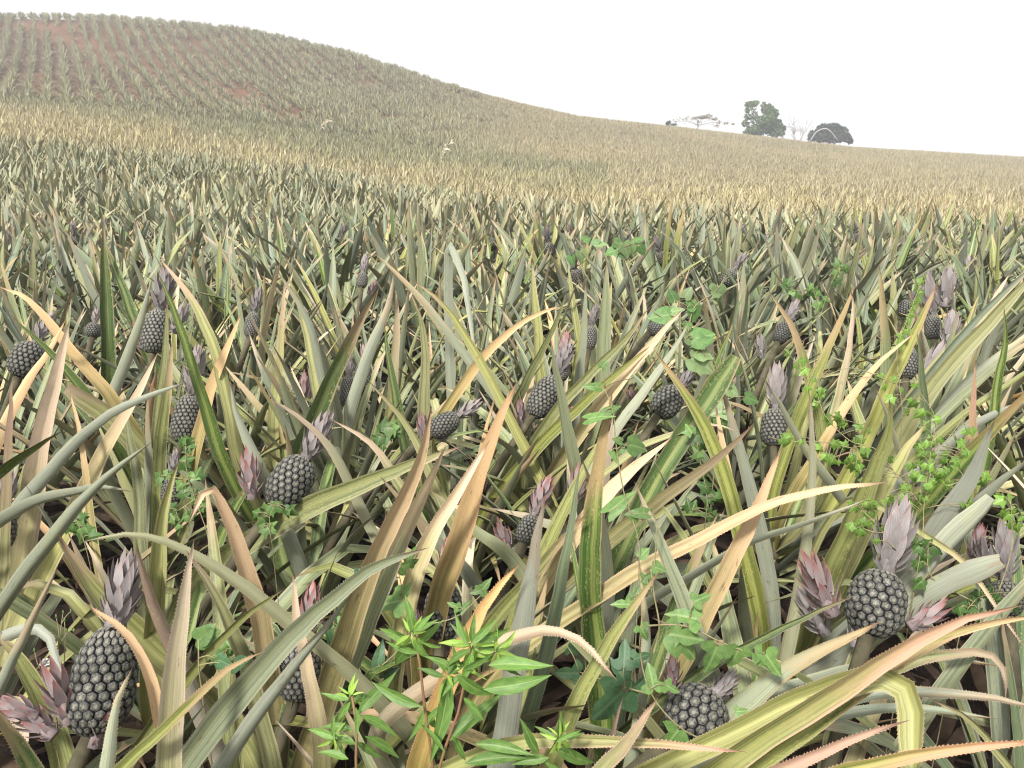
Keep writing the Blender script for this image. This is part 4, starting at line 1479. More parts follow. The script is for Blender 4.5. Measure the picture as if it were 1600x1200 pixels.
rd = np.array((-0.47, 0.883))                 # the rows climb the hill this way
rp = np.array((0.883, 0.47))
a = -150.0
while a < 170:
    bq = -20.0
    while bq < 190:
        q = rd * bq + rp * (a + rng.normal(0, 0.09)) + rng.normal(0, 0.07, 2)
        bq += 0.36
        xx, yy = float(q[0]), float(q[1])
        if yy < 40 or abs(xx) > 0.74 * yy + 1:
            continue
        u = float(frame_u(xx, yy))
        E, S = ST(1, u), ST(3, u)
        if yy < E or yy > S + 9 or (yy > S - 3 and rng.random() < 0.25):
            continue
        if yy > S - 9:
            xx += float(rng.normal(0, 0.26))
        n = value_noise(xx, yy, 6.0)
        hillness = np.clip((820 - u) / 200, 0, 1)
        toe = np.clip(1 - (yy - E) / 7.0, 0, 1) * np.clip((1050 - u) / 200, 0, 1)
        c = C_HILL * hillness + C_RIGHT * (1 - hillness)
        c = c * (1 + 0.12 * n)
        c = c * (1 - 0.8 * toe) + C_TOE * 0.8 * toe
        if u > 850:
            c = c * (1 - 0.3 * max(0, n)) + C_BROWN * 0.3 * max(0, n)
        bare = value_noise(xx + 40, yy, 4.5) * 0.5 + value_noise(xx, yy - 13, 1.6) * 0.5
        if hillness > 0.3 and toe < 0.3 and bare > 0.45 and rng.random() < 0.7:
            continue
        far_add(xx, yy, (1.06 if hillness > 0.5 else 0.70) * (0.8 if bare > 0.25 else 1.0) * (0.62 if yy > S - 6 else 1.0), c)
        if hillness < 0.6 or toe > 0.4:       # rows close up, no soil shows between
            far_add(xx + rp[0] * 0.62 + rng.normal(0, .12), yy + rp[1] * 0.62 + rng.normal(0, .12), 0.68, c)
            if hillness < 0.5:
                far_add(xx + rp[0] * 0.3 + rng.normal(0, .15), yy + rp[1] * 0.3 + rng.normal(0, .15), 0.62, c)
    a += 1.24

pts = np.array(pts)
pz = ground(pts[:, 0], pts[:, 1])
me = bpy.data.meshes.new('pineapple_rows')
me.vertices.add(len(pts))
me.vertices.foreach_set('co', np.column_stack((pts, pz)).astype(np.float32).ravel())
at = me.attributes.new('kind_index', 'INT', 'POINT')
at.data.foreach_set('value', np.array(idx, np.int32))
at = me.attributes.new('turn', 'FLOAT_VECTOR', 'POINT')
at.data.foreach_set('vector', np.array(rots, np.float32).ravel())
at = me.attributes.new('size', 'FLOAT', 'POINT')
at.data.foreach_set('value', np.array(scl, np.float32))
at = me.attributes.new('tint', 'FLOAT_COLOR', 'POINT')
at.data.foreach_set('color', np.array(tint, np.float32).ravel())
me.update()
rows = ob('pineapple_rows', me)
tag(rows, 'yellowing and grey-green pineapple rows covering the far field and hill', kind='stuff')
print('far plants', len(pts), 'near', len(near_done), 'mid', len(mids), 'mid end', mid_end)

ng = bpy.data.node_groups.new('plant_rows', 'GeometryNodeTree')
ng.interface.new_socket('Geometry', in_out='INPUT', socket_type='NodeSocketGeometry')
ng.interface.new_socket('Geometry', in_out='OUTPUT', socket_type='NodeSocketGeometry')
gi, go = ng.nodes.new('NodeGroupInput'), ng.nodes.new('NodeGroupOutput')
ip = ng.nodes.new('GeometryNodeInstanceOnPoints')
ci = ng.nodes.new('GeometryNodeCollectionInfo')
ci.inputs['Collection'].default_value = far_col
ci.inputs['Separate Children'].default_value = True
ci.inputs['Reset Children'].default_value = True


def named(n, t):
    x = ng.nodes.new('GeometryNodeInputNamedAttribute')
    x.data_type = t
    x.inputs['Name'].default_value = n
    return x.outputs['Attribute']


ng.links.new(gi.outputs[0], ip.inputs['Points'])
ng.links.new(ci.outputs[0], ip.inputs['Instance'])
ip.inputs['Pick Instance'].default_value = True
ng.links.new(named('kind_index', 'INT'), ip.inputs['Instance Index'])
e2r = ng.nodes.new('FunctionNodeEulerToRotation')
ng.links.new(named('turn', 'FLOAT_VECTOR'), e2r.inputs[0])
ng.links.new(e2r.outputs[0], ip.inputs['Rotation'])
ng.links.new(named('size', 'FLOAT'), ip.inputs['Scale'])
ng.links.new(ip.outputs[0], go.inputs[0])
md = rows.modifiers.new('rows', 'NODES')
md.node_group = ng

# ------------------------------------------------------------------ dead leaves on the soil
mb = MB()
for i in range(900):
    yy = 0.7 + 5.5 * random.random() ** 1.3
    xx = random.uniform(-0.72, 0.72) * yy
    az = random.uniform(0, 6.28)
    L = random.uniform(0.18, 0.5)
    n = 5
    t = np.linspace(0, 1, n)
    P = np.stack((t * L, 0.05 * L * np.sin(t * 5 + i), 0.015 + 0.05 * np.sin(t * 3.1) * random.uniform(0.1, 1.0) + random.uniform(0, 0.05) * np.ones(n)), 1)
    c, s = math.cos(az), math.sin(az)
    Rz = np.array(((c, -s, 0), (s, c, 0), (0, 0, 1)))
    P = P @ Rz.T + np.array((xx, yy, 0.02))
    S = np.tile(np.array((-s, c, random.uniform(-.6, .6))), (n, 1))
    blade(mb, P, nrm(S), 0.032 * (1 - t**3) + 0.004, 0.3, 0, 1)
tag(ob('leaf_litter', mb.mesh('leaf_litter', M_dead)), 'brown dead leaves lying on the soil under the pineapple plants', kind='stuff')

# ------------------------------------------------------------------ weeds and vines among the rows
def fan_leaf(half, centre, fold=0.25, droop=0.25):
    """leaf outline given as its left half (x along, y aside); length 1, in the xy plane, up is +z"""
    half = np.array(half, float)
    full = np.vstack((half, (half * (1, -1))[::-1]))
    keep = [0]
    for i in range(1, len(full)):
        if np.linalg.norm(full[i] - full[keep[-1]]) > 1e-6:
            keep.append(i)
    full = full[keep]
    ym = np.abs(full[:, 1]).max()
    rings = [full, centre + (full - centre) * 0.5]
    V, UV = [], []
    for rg in rings + [np.array([centre])]:
        for x, y_ in rg:
            V.append((x, y_, fold * abs(y_) - droop * max(0, x) ** 2 - 0.12 * (abs(y_) / ym) ** 2))
            UV.append((0.5 + 0.5 * y_ / ym, min(max(x, 0), 1)))
    n = len(full)
    F = []
    for i in range(n):
        j = (i + 1) % n
        F.append((i, j, n + j, n + i)[::-1])
        F.append((n + i, n + j, 2 * n)[::-1])
    return V, F, UV


LOBED = [(0, .02), (-.09, .08), (-.14, .20), (-.09, .36), (.02, .47), (.14, .50), (.21, .42), (.25, .28), (.31, .20), (.45, .22), (.62, .19), (.8, .11), (1, 0)]
HEART = [(0, .02), (-.10, .09), (-.15, .24), (-.09, .40), (.08, .50), (.3, .49), (.55, .37), (.8, .17), (1, 0)]
ARROW = [(0, .02), (-.12, .07), (-.22, .2), (-.12, .27), (.1, .27), (.4, .24), (.7, .14), (1, 0)]
_pal = []
for ang, rad, wd in ((178, .06, 0), (128, .52, 13), (92, .42, 0), (62, .80, 12), (33, .55, 0), (6, .86, 0), (0, 1.0, 0)):
    for da in ((wd, 0, -wd) if wd else (0,)):
        rr = rad if da == 0 else rad * 0.78
        a_ = R(ang + da)
        _pal.append((0.06 + rr * math.cos(a_), abs(rr * math.sin(a_))))
_pal[-1] = (1.0, 0.0)
_wm = {}


def weed_mesh(kind, m, v=0):
    key = (kind, m.name, v)
    if key in _wm:
        return _wm[key]
    mb = MB()
    if kind == 'lance':
        n = 7
        t = np.linspace(0, 1, n)
        P = np.stack((t, 0.03 * np.sin(t * 4 + v), -(0.10 + 0.12 * v) * t**2), 1)
        Wd = (0.19 + 0.03 * v) * np.sin(np.pi * np.clip(t, 0, 1) ** 0.75) ** 1.1 + 0.006
        blade(mb, P, np.tile((0, -1.0, 0), (n, 1)), Wd, 0.16, 0, 4)
    else:
        half, cen = {'lobed': (LOBED, (0.2, 0)), 'heart': (HEART, (0.25, 0)), 'arrow': (ARROW, (0.2, 0)), 'cut': (_pal, (0.16, 0))}[kind]
        rg = random.Random(v)
        half = [(x * rg.uniform(.94, 1.06) if 0 < x < 1 else x, y_ * rg.uniform(.88, 1.12)) for x, y_ in half]
        mb.add(*fan_leaf(half, np.array(cen), (0.22 + 0.1 * v) if kind != 'cut' else -0.15 - 0.2 * v, (0.16 + 0.10 * v) if kind != 'cut' else 0.30 + 0.2 * v))
    _wm[key] = mb.mesh('leaf', m)
    return _wm[key]


def face_quat(dir3, normal):
    x = nrm(dir3)
    z = np.asarray(normal) - x * np.dot(normal, x)
    z = nrm(z)
    yv = np.cross(z, x)
    return Matrix((Vector(x), Vector(yv), Vector(z))).transposed().to_quaternion()


IMR, IMU, IMF = np.array((1.0, 0, 0)), np.array((0, SP, CP)), np.array((0, CP, -SP))


def weed_leaf(plant, base, kind, m, px, py, d, ang, size_px, tilt=0.35, deep=None, fore=1.0):
    """a leaf whose stalk end is seen at px, py; ang = direction in the picture, degrees from right, counter clockwise"""
    p = up3(px, py, d)
    dp = random.uniform(-0.35, 0.35) if deep is None else deep
    a_ = R(ang)
    dir3 = nrm(IMR * math.cos(a_) + IMU * math.sin(a_) - IMF * dp)
    nv = -IMF * 1.0 + np.array((0, 0, 1.0)) * 0.5 + np.random.normal(0, tilt, 3)
    q = face_quat(dir3, nv)
    L = size_px / FPX * d * math.sqrt(1 + dp * dp) * fore
    ob('leaf', weed_mesh(kind, m, random.randrange(3)), plant, tuple(p - base), q, L)
    return p


def stems(plant, base, curves, m, r=0.0022, links=()):
    mb = MB()
    for cv in curves:
        pts3 = [up3(*c) if len(c) == 3 and c[2] > 0 else np.array((c[0], c[1], gz(c[0], c[1]))) for c in cv]
        tube(mb, catmull(np.array(pts3), 5 * len(pts3)) - base, r, r * 0.6, 5)
    for a_, b_ in links:
        mid = (a_ + b_) / 2 + np.array((0, 0, 0.01))
        tube(mb, catmull([a_ - base, mid - base, b_ - base], 5), r * 0.7, r * 0.5, 4)
    ob('stem', mb.mesh('stem', m), plant)


def foot(px, py, d):
    p = up3(px, py, d)
    return np.array((p[0], p[1] + 0.03, gz(p[0], p[1])))


def near_stem(p, curves):
    best, bd = None, 9e9
    for cv in curves:
        for q in catmull(np.array([up3(*c) for c in cv]), 6 * len(cv)):
            dd = np.linalg.norm(q - p)
            if dd < bd:
                best, bd = q, dd
    return best


def vine(name, label, cat, leaves, curves, kind, mats, smat, r=0.002, stalk=True, group=None):
    b = foot(*curves[0][0])
    o = empty(name, tuple(b), label, cat, group)
    links = []
    for lf in leaves:
        px, py, d, ang, size = lf[:5]
        m = mats[0] if len(lf) < 6 else mats[lf[5]]
        k = kind if isinstance(kind, str) else kind[random.randrange(len(kind))]
        p = weed_leaf(o, b, k, m, px, py, d, ang, size * (0.88 if k in ('lobed', 'arrow') else 0.74 if k == 'heart' else 1.0))
        if stalk:
            q = near_stem(p, curves)
            if 0.004 < np.linalg.norm(q - p) < 0.14:
                links.append((q, p))
    full = [[*cv] for cv in curves]
    mb = MB()
    for i, cv in enumerate(full):
        P = np.array([up3(*c) for c in cv])
        if i == 0:
            P = np.vstack((b + np.array((0, 0, 0.0)), P))
        tube(mb, catmull(P, 6 * len(P)) - b, r, r * 0.6, 5)
    for a_, b_ in links:
        tube(mb, catmull([a_ - b, (a_ + b_) / 2 + np.array((0, 0, 0.006)) - b, b_ - b], 5), r * 0.7, r * 0.5, 4)
    ob('stem', mb.mesh('stem', smat), o)
    return o


# bright lance-leaved weed in the bottom middle: stems first, then the leaves one can tell apart
def lance_weed(label, stemcv, leaves, tops, d):
    b = foot(stemcv[0][0], stemcv[0][1] + 180, d)
    b[2] = gz(b[0], b[1])
    o = empty('lance_leaved_weed', tuple(b), label, 'weed', 'lance leaved weeds at the bottom edge')
    mb = MB()
    P = np.vstack((b, [up3(x, y_, d) for x, y_ in stemcv]))
    tube(mb, catmull(P, 20) - b, 0.0034, 0.0018, 6)
    ob('stem', mb.mesh('stem', M_rstem), o)
    for bx, by, tx, ty in leaves:
        ang = math.degrees(math.atan2(-(ty - by), tx - bx))
        weed_leaf(o, b, 'lance', M_weed, bx, by, d + random.uniform(-.03, .03), ang, math.dist((bx, by), (tx, ty)), 0.35)
    for tx, ty, n, sz in tops:
        for k in range(n):
            f = k / n
            ang = k * 137.5
            rad = 6 + 8 * f
            weed_leaf(o, b, 'lance', M_weed_tip if f < 0.65 else M_weed, tx + math.cos(R(ang)) * 3, ty - math.sin(R(ang)) * 3 + 10 * f, d + random.uniform(-.02, .02), ang + random.uniform(-25, 25), sz * (0.45 + 0.75 * f), 0.6)


lance_weed('tall bright green weed with spiky yellow green tip before the blunt brown leaf',
           [(676, 1195), (664, 1110), (655, 1030), (646, 985)],
           [(659, 1104, 572, 1076), (646, 1000, 582, 992), (646, 1002, 604, 1062), (650, 1012, 690, 970), (655, 1020, 603, 1002), (648, 990, 634, 935), (662, 1110, 690, 1150), (662, 1112, 640, 1160)],
           [(643, 988, 12, 46)], 1.04)
lance_weed('bushiest bright green weed with clustered yellow green flower tips at the bottom edge',
           [(682, 1198), (702, 1155), (722, 1090), (735, 1005)],
           [(700, 1054, 682, 1182), (704, 1160, 778, 1085), (756, 1080, 848, 1045), (712, 1056, 773, 1106), (763, 1042, 856, 1020), (740, 1002, 800, 990), (735, 1002, 700, 978), (690, 1010, 655, 1006), (735, 1010, 776, 970), (722, 1090, 760, 1125),
            (716, 1050, 672, 1020), (695, 1175, 660, 1130), (705, 1150, 735, 1190), (742, 1162, 832, 1163), (726, 1193, 824, 1178), (690, 1100, 656, 1140)],
           [(737, 1004, 16, 52), (698, 1050, 12, 44), (775, 1015, 14, 50), (722, 1040, 9, 44)], 1.02)
lance_weed('smaller bright green weed with drooping narrow top leaves, left of the tall one',
           [(556, 1198), (558, 1150), (556, 1110), (550, 1088)],
           [(552, 1138, 502, 1130), (557, 1162, 508, 1140), (560, 1118, 612, 1058), (556, 1105, 560, 1150), (563, 1118, 622, 1160), (570, 1150, 625, 1195), (528, 1152, 480, 1140), (556, 1160, 600, 1192), (545, 1185, 500, 1168)],
           [(548, 1086, 10, 42), (522, 1148, 7, 34)], 1.05)
lance_weed('low bright green weed with one long drooping leaf, right of the bushy one',
           [(842, 1198), (858, 1180), (868, 1165), (874, 1150)],
           [(844, 1178, 812, 1122), (866, 1172, 938, 1198), (868, 1160, 908, 1145), (872, 1158, 880, 1118), (858, 1182, 800, 1190), (850, 1190, 880, 1205)],
           [(874, 1150, 12, 40)], 1.06)

# lobed vine round the low fruit and the tall green leaves
D = 1.3
vine('lobed_leaf_vine', 'climbing vine with three lobed light green leaves over the low lying fruit', 'vine',
     [(1120, 1010, D, -110, 58), (1155, 1012, D, -105, 52), (1180, 1020, D, -40, 44), (1090, 968, D, 165, 56), (1085, 940, D, 20, 36), (1045, 990, D, -8, 62), (1060, 1000, D, -45, 60), (1022, 1078, D, 100, 46), (1040, 1070, D, -30, 30),
      (1060, 1140, D, -120, 52), (1150, 1168, D, 30, 42), (1150, 1112, D, 10, 24), (972, 1080, D + .06, -130, 84, 1), (985, 1078, D + .06, 25, 42, 1), (975, 1062, D + .06, 120, 44, 1), (975, 1042, D + .06, 85, 46, 1), (990, 1030, D + .06, 15, 34, 1),
      (985, 945, D, 170, 34), (990, 935, D, 60, 26), (1000, 978, D, -60, 30), (905, 1052, D + .1, 175, 46, 1), (888, 1012, D + .1, -40, 26, 1), (1013, 920, D, 120, 26), (1005, 905, D, 30, 24), (1196, 1022, D, -55, 50)],
     [[(1140, 1190, D), (1060, 1135, D), (1018, 1085, D), (1000, 1020, D), (1003, 960, D), (1000, 900, D)], [(1003, 978, D), (1070, 978, D), (1130, 1005, D), (1198, 1030, D)], [(1021, 1022, D), (1030, 980, D), (1022, 930, D), (1017, 890, D)], [(1018, 1085, D + .03), (980, 1075, D + .06), (905, 1050, D + .1)]],
     'lobed', (M_vine, M_vine_dk), M_vstem, 0.0019)
D = 1.42
vine('lobed_leaf_vine', 'thin reddish vine with small scattered leaves climbing past the tallest green leaf', 'vine',
     [(983, 695, D, -12, 46), (972, 690, D, 160, 22), (956, 706, D, -60, 24), (975, 702, D, -150, 20), (945, 645, D, 30, 34), (918, 655, D, 20, 46), (937, 605, D, 175, 30), (952, 800, D, 45, 62), (990, 805, D, -70, 24), (1010, 802, D, 175, 40), (1000, 870, D, 45, 28), (1020, 885, D, -15, 30), (940, 575, D, 60, 20)],
     [[(997, 930, D), (999, 870, D), (997, 840, D), (975, 770, D), (962, 690, D), (958, 640, D), (945, 608, D), (990, 590, D + .3)], [(999, 815, D), (1022, 805, D), (1025, 850, D), (1017, 930, D)]],
     ('arrow', 'heart'), (M_vine, M_weed), M_vstem, 0.0016)
D = 1.55
vine('lobed_leaf_vine', 'small vine with pale lobed leaves round the half hidden fruit', 'vine',
     [(614, 882, D, -160, 40), (622, 888, D, 20, 40), (640, 880, D, 75, 34), (628, 938, D, 195, 62), (630, 930, D, 60, 30), (752, 925, D, 60, 30), (755, 922, D, 190, 24), (720, 955, D, 50, 26), (716, 950, D, 150, 22), (565, 900, D + .1, 220, 40, 1), (540, 1085, D, 100, 44, 1), (520, 1010, D, 110, 40, 1), (590, 1040, D, 80, 44, 1), (600, 1060, D, 40, 36, 1)],
     [[(640, 1000, D), (632, 940, D), (622, 890, D)], [(640, 980, D), (710, 965, D), (752, 930, D)], [(640, 1000, D), (590, 1045, D), (530, 1080, D)]],
     ('lobed', 'arrow'), (M_vine, M_vine_dk), M_vstem, 0.0016)
D = 1.25
vine('broad_leaf_weed', 'single broad pale green leaf of a weed beside the tall pinkish leaf', 'weed',
     [(312, 1000, D, 50, 46), (308, 1000, D, 20, 52), (365, 1040, D, 30, 40, 1), (340, 1030, D, -20, 34, 1)], [[(310, 1040, D), (310, 1000, D)]], ('heart',), (M_vine, M_vine_dk), M_vstem, 0.002)

# heart leaved vine in the middle distance
D = 2.45
vine('heart_leaf_vine', 'vine with broad heart shaped leaves climbing the slanting leaves in mid field', 'vine',
     [(1048, 492, D, 185, 48), (1050, 488, D, 20, 26, 1), (1054, 470, D, 110, 30), (1070, 465, D, 60, 26, 1), (1085, 480, D, -90, 34), (1075, 478, D, 10, 30), (1112, 455, D, 5, 34, 1), (1122, 448, D, -80, 34, 1), (1090, 535, D, 10, 34), (1082, 530, D, 15, 52), (1072, 530, D, -20, 30, 1), (1080, 560, D, -25, 62, 1), (1086, 552, D, -5, 46, 1), (1135, 605, D, -30, 34, 1), (1142, 600, D, 150, 26), (1165, 620, D, -20, 32), (1140, 640, D, 190, 44, 1), (1125, 650, D, -70, 34), (1150, 575, D, -50, 20), (1075, 505, D, -100, 22)],
     [[(1120, 690, D), (1130, 620, D), (1105, 560, D), (1075, 520, D), (1040, 500, D), (1020, 485, D)], [(1075, 520, D), (1085, 480, D), (1118, 455, D), (1135, 430, D)]],
     'heart', (M_heart, M_heart_pale), M_vstem, 0.0024)
D = 4.6
vine('heart_leaf_vine', 'patch of round heart leaves showing above the leaf tips in the far middle rows', 'vine',
     [(888, 388, D, -60, 24, 1), (892, 400, D, -80, 22), (905, 392, D, -70, 28, 1), (930, 382, D, 10, 30, 1), (936, 380, D, 170, 20), (960, 378, D, -20, 26), (962, 392, D, 190, 26), (975, 380, D, -70, 34, 1), (985, 378, D, -80, 30, 1), (992, 376, D, 20, 22), (965, 398, D, -10, 26), (1000, 385, D, -60, 22), (912, 376, D, 30, 20)],
     [[(930, 440, D), (915, 400, D), (890, 385, D)], [(960, 420, D), (970, 390, D), (995, 378, D)], [(960, 420, D), (935, 385, D)]],
     'heart', (M_heart, M_heart_pale), M_vstem, 0.003)

# cut leaved vine on the right
cut = []
for x, y_ in [(330, 50), (300, 120), (360, 220), (450, 200), (480, 250), (600, 270), (580, 340), (420, 370), (340, 400), (400, 450), (480, 480), (540, 500), (560, 450), (600, 430), (230, 340), (60, 340), (150, 340), (990, 160), (910, 100), (1060, 230), (1000, 280), (950, 380), (1010, 350), (1090, 330), (1050, 390), (1180, 350), (1230, 440), (1170, 480), (1080, 480), (1100, 520), (1010, 520), (950, 470), (930, 560), (990, 580), (1070, 560), (1150, 540), (1000, 640), (1050, 620), (900, 660), (960, 690), (850, 720), (800, 700), (690, 560), (620, 600), (690, 490), (780, 470), (530, 750), (600, 770), (680, 760), (640, 820), (550, 910), (520, 890), (620, 900), (700, 880), (740, 900), (680, 960), (1260, 750), (1230, 770), (1350, 550), (1370, 600), (1330, 580), (1250, 290), (880, 740), (900, 500), (980, 430), (1130, 440), (1040, 460), (1120, 600), (870, 610), (430, 480), (510, 450), (470, 400), (380, 430), (560, 530), (660, 740), (590, 860), (770, 740)]:
    px, py = 1200 + x / 4, 600 + y_ / 4
    for rep in range(2):
        ppx, ppy = px + random.uniform(-7, 7), py + random.uniform(-6, 6)
        cut.append((ppx, ppy, float(np.interp(ppy, [600, 720, 850], [2.05, 1.72, 1.5])) + random.uniform(-.05, .05), random.uniform(-150, -20) if random.random() < .7 else random.uniform(0, 360), random.uniform(8.5, 15.5)))
dd = lambda py: float(np.interp(py, [600, 720, 850], [2.05, 1.72, 1.5]))
cv = [[(1440, 850), (1445, 780), (1465, 710), (1500, 660), (1515, 620)], [(1440, 790), (1400, 740), (1365, 700), (1330, 690), (1290, 650), (1275, 610)], [(1445, 770), (1455, 700), (1460, 650), (1435, 610)],
      [(1400, 860), (1370, 820), (1340, 790)], [(1330, 700), (1280, 690), (1235, 690), (1205, 684)], [(1440, 850), (1400, 835), (1360, 830), (1330, 815)], [(1480, 760), (1520, 745), (1545, 735)]]
cv = [[(a_, b_, dd(b_)) for a_, b_ in c] for c in cv]
vine('cut_leaf_vine', 'dense tangle of bright green vine with small deeply cut leaves over the right hand rows', 'vine', cut, cv, 'cut', (M_fern,), M_vstem, 0.0013)
c2 = [(1440 + random.uniform(-10, 10), 520 - k * 9, 2.35 + 0.02 * k, random.uniform(-160, -20), random.uniform(9, 15)) for k in range(14) for _ in range(1)]
c2 = [(1400 + i * 3.2 + random.uniform(-6, 6), 548 - i * 8.5, 2.3 + .01 * i, random.uniform(-160, -20), random.uniform(9, 15)) for i in range(15)] + [(x, y_, 2.25, random.uniform(-150, -20), random.uniform(9, 15)) for x, y_ in [(1400, 590), (1385, 600), (1410, 605), (1430, 600), (1425, 625), (1395, 620), (1260, 575), (1270, 590), (1262, 605), (1255, 560), (1245, 570), (1280, 612), (1230, 550), (1420, 640), (1440, 645), (1375, 585)]]
vine('cut_leaf_vine', 'narrow strand of cut leaf vine climbing beside the double pinkish crown', 'vine', c2, [[(1410, 660, 2.25), (1405, 600, 2.25), (1402, 548, 2.3), (1425, 480, 2.37), (1445, 425, 2.44)], [(1400, 600, 2.25), (1330, 575, 2.25), (1270, 590, 2.25), (1225, 545, 2.25)]], 'cut', (M_fern,), M_vstem, 0.0015)
c3 = [(x + random.uniform(-6, 6), y_ + random.uniform(-5, 5), d, random.uniform(-160, -20), random.uniform(12, 20), 0 if b_ else 1) for x, y_, d, b_ in
      [(1585, 795, 1.5, 1), (1570, 780, 1.52, 1), (1600, 805, 1.5, 1), (1560, 772, 1.55, 1), (1585, 820, 1.5, 1), (1575, 800, 1.5, 1), (1450, 862, 1.55, 0), (1440, 875, 1.52, 0), (1462, 850, 1.55, 0), (1435, 850, 1.5, 0), (1515, 940, 1.5, 0), (1530, 930, 1.5, 0), (1545, 920, 1.5, 0), (1500, 945, 1.5, 0), (1560, 935, 1.5, 0), (1580, 945, 1.5, 0), (1525, 950, 1.5, 0), (1440, 905, 1.5, 0), (1595, 925, 1.5, 0)] for _ in range(2)]
vine('cut_leaf_vine', 'low darker strand of cut leaf vine round the broken pale leaf', 'vine', c3, [[(1500, 990, 1.5), (1520, 940, 1.5), (1560, 925, 1.5), (1590, 930, 1.5)], [(1520, 940, 1.5), (1455, 900, 1.52), (1450, 850, 1.55)], [(1560, 925, 1.5), (1580, 860, 1.5), (1580, 790, 1.5)]], 'cut', (M_fern, M_fern_dk), M_vstem, 0.0013)

# small ferny weeds on the left
def ferny(label, spots, curves, size=(13, 21)):
    lv = [(x + random.uniform(-7, 7), y_ + random.uniform(-6, 6), d, random.uniform(0, 360), random.uniform(*size), random.randrange(2)) for x, y_, d in spots for _ in range(2)]
    vine('ferny_weed', label, 'weed', lv, curves, 'cut', (M_fern_dk, M_vine), M_vstem, 0.0015, group='small ferny weeds')


d = 1.85
ferny('small ferny green weed beside the drooping orange leaf', [(245, 742, d), (265, 735, d), (288, 725, d), (300, 745, d), (285, 760, d), (290, 775, d), (272, 795, d), (300, 800, d), (310, 775, d), (322, 795, d), (292, 702, d), (290, 690, d), (278, 815, d)],
      [[(325, 840, d), (305, 780, d), (292, 740, d), (290, 690, d)], [(305, 780, d), (275, 800, d)], [(295, 750, d), (250, 742, d)]])
ferny('small dark ferny weed under the pale arching leaf', [(115, 808, d), (128, 812, d), (122, 828, d), (135, 835, d), (110, 820, d), (130, 822, d)], [[(140, 880, d), (128, 835, d), (118, 808, d)]])
ferny('small ferny weed in front of the leaning dark fruit', [(420, 790, d), (428, 800, d), (410, 815, d), (415, 822, d), (405, 805, d), (450, 795, d)], [[(425, 850, d), (420, 815, d), (428, 788, d)]])
ferny('dark ferny ground weed between the leaf bases at the lower left', [(345, 1025, 1.4), (360, 1035, 1.4), (375, 1020, 1.4), (365, 1010, 1.4), (350, 1040, 1.4)], [[(360, 1070, 1.4), (360, 1035, 1.4), (352, 1020, 1.4)]])
ferny('dark ferny weed behind the big orange leaf', [(530, 930, 1.6), (520, 945, 1.6), (515, 970, 1.6), (535, 955, 1.6), (525, 980, 1.6)], [[(525, 1010, 1.6), (522, 960, 1.6), (530, 930, 1.6)]])
ferny('scattered ferny weed below the dark tipped leaf', [(1090, 700, 1.95), (1092, 715, 1.95), (1095, 735, 1.95), (1110, 760, 1.95), (1120, 775, 1.95), (1105, 790, 1.95), (1080, 800, 1.95), (1118, 810, 1.95), (1085, 680, 1.95)], [[(1100, 830, 1.95), (1105, 780, 1.95), (1092, 710, 1.95), (1088, 680, 1.95)]])
ferny('ferny weed far back on the right among slanting leaves', [(1262, 445, 3.6), (1300, 440, 3.6), (1320, 420, 3.6), (1245, 460, 3.6), (1285, 470, 3.6), (1275, 450, 3.6), (1308, 422, 3.6), (1232, 450, 3.6)], [[(1280, 500, 3.6), (1270, 455, 3.6), (1240, 455, 3.6)], [(1280, 500, 3.6), (1300, 440, 3.6), (1315, 418, 3.6)]], (10, 16))
ferny('small light weed by the flat lying fruit', [(590, 680, 2.2), (600, 672, 2.2), (612, 668, 2.2), (595, 690, 2.2)], [[(598, 720, 2.2), (598, 690, 2.2), (606, 668, 2.2)]], (16, 24))

# seed head and thin seeding stalks at the lower left
d = 1.4
b = foot(78, 1120, d)
o = empty('seeding_weed', tuple(b), 'thin stalked weed with a round white fluffy seed head beside the bent pale leaf', 'weed')
mb = MB()
for cvp in ([(76, 1090), (73, 1060), (71, 1040)], [(86, 1090), (92, 1010), (98, 960)], [(92, 1010), (108, 985), (116, 985)], [(96, 975), (104, 962), (110, 956)], [(84, 1075), (60, 1040), (54, 1018)], [(90, 1020), (92, 990), (88, 965)], [(100, 1040), (102, 1000), (101, 970)]):
    P = np.array([up3(x, y_, d) for x, y_ in cvp])
    tube(mb, catmull(P, 8) - b, 0.0010, 0.0007, 4)
P = np.array([b, up3(84, 1150, d), up3(80, 1090, d)])
tube(mb, catmull(P, 8) - b, 0.0016, 0.0010, 4)
P = np.array([up3(80, 1092, d), up3(88, 1060, d), up3(92, 1005, d)])
tube(mb, catmull(P, 8) - b, 0.0012, 0.0009, 4)
ob('stem', mb.mesh('stem', M_vstem), o)
mb = MB()
for k in range(160):
    v = nrm(np.random.normal(0, 1, 3))
    s_ = nrm(np.cross(v, np.random.normal(0, 1, 3)))
    r_ = 0.0095 * random.uniform(0.75, 1.05)
    mb.add([v * 0.001 - s_ * 0.0003, v * 0.001 + s_ * 0.0003, v * r_ + s_ * 0.0016, v * r_ - s_ * 0.0016], [(0, 1, 2, 3)])
ob('seed_head', mb.mesh('seed_head', M_fluff), o, tuple(up3(71, 1037, d) - b))
for sx, sy in ((99, 957), (111, 955), (116, 985), (54, 1016), (88, 963), (101, 968), (104, 985)):
    mb = MB()
    tube(mb, [(0, 0, -0.003), (0, 0, 0.0), (0, 0, 0.004)], 0.0022, 0.0012, 5)
    ob('seed_bud', mb.mesh('seed_bud', M_vine), o, tuple(up3(sx, sy, d) - b))

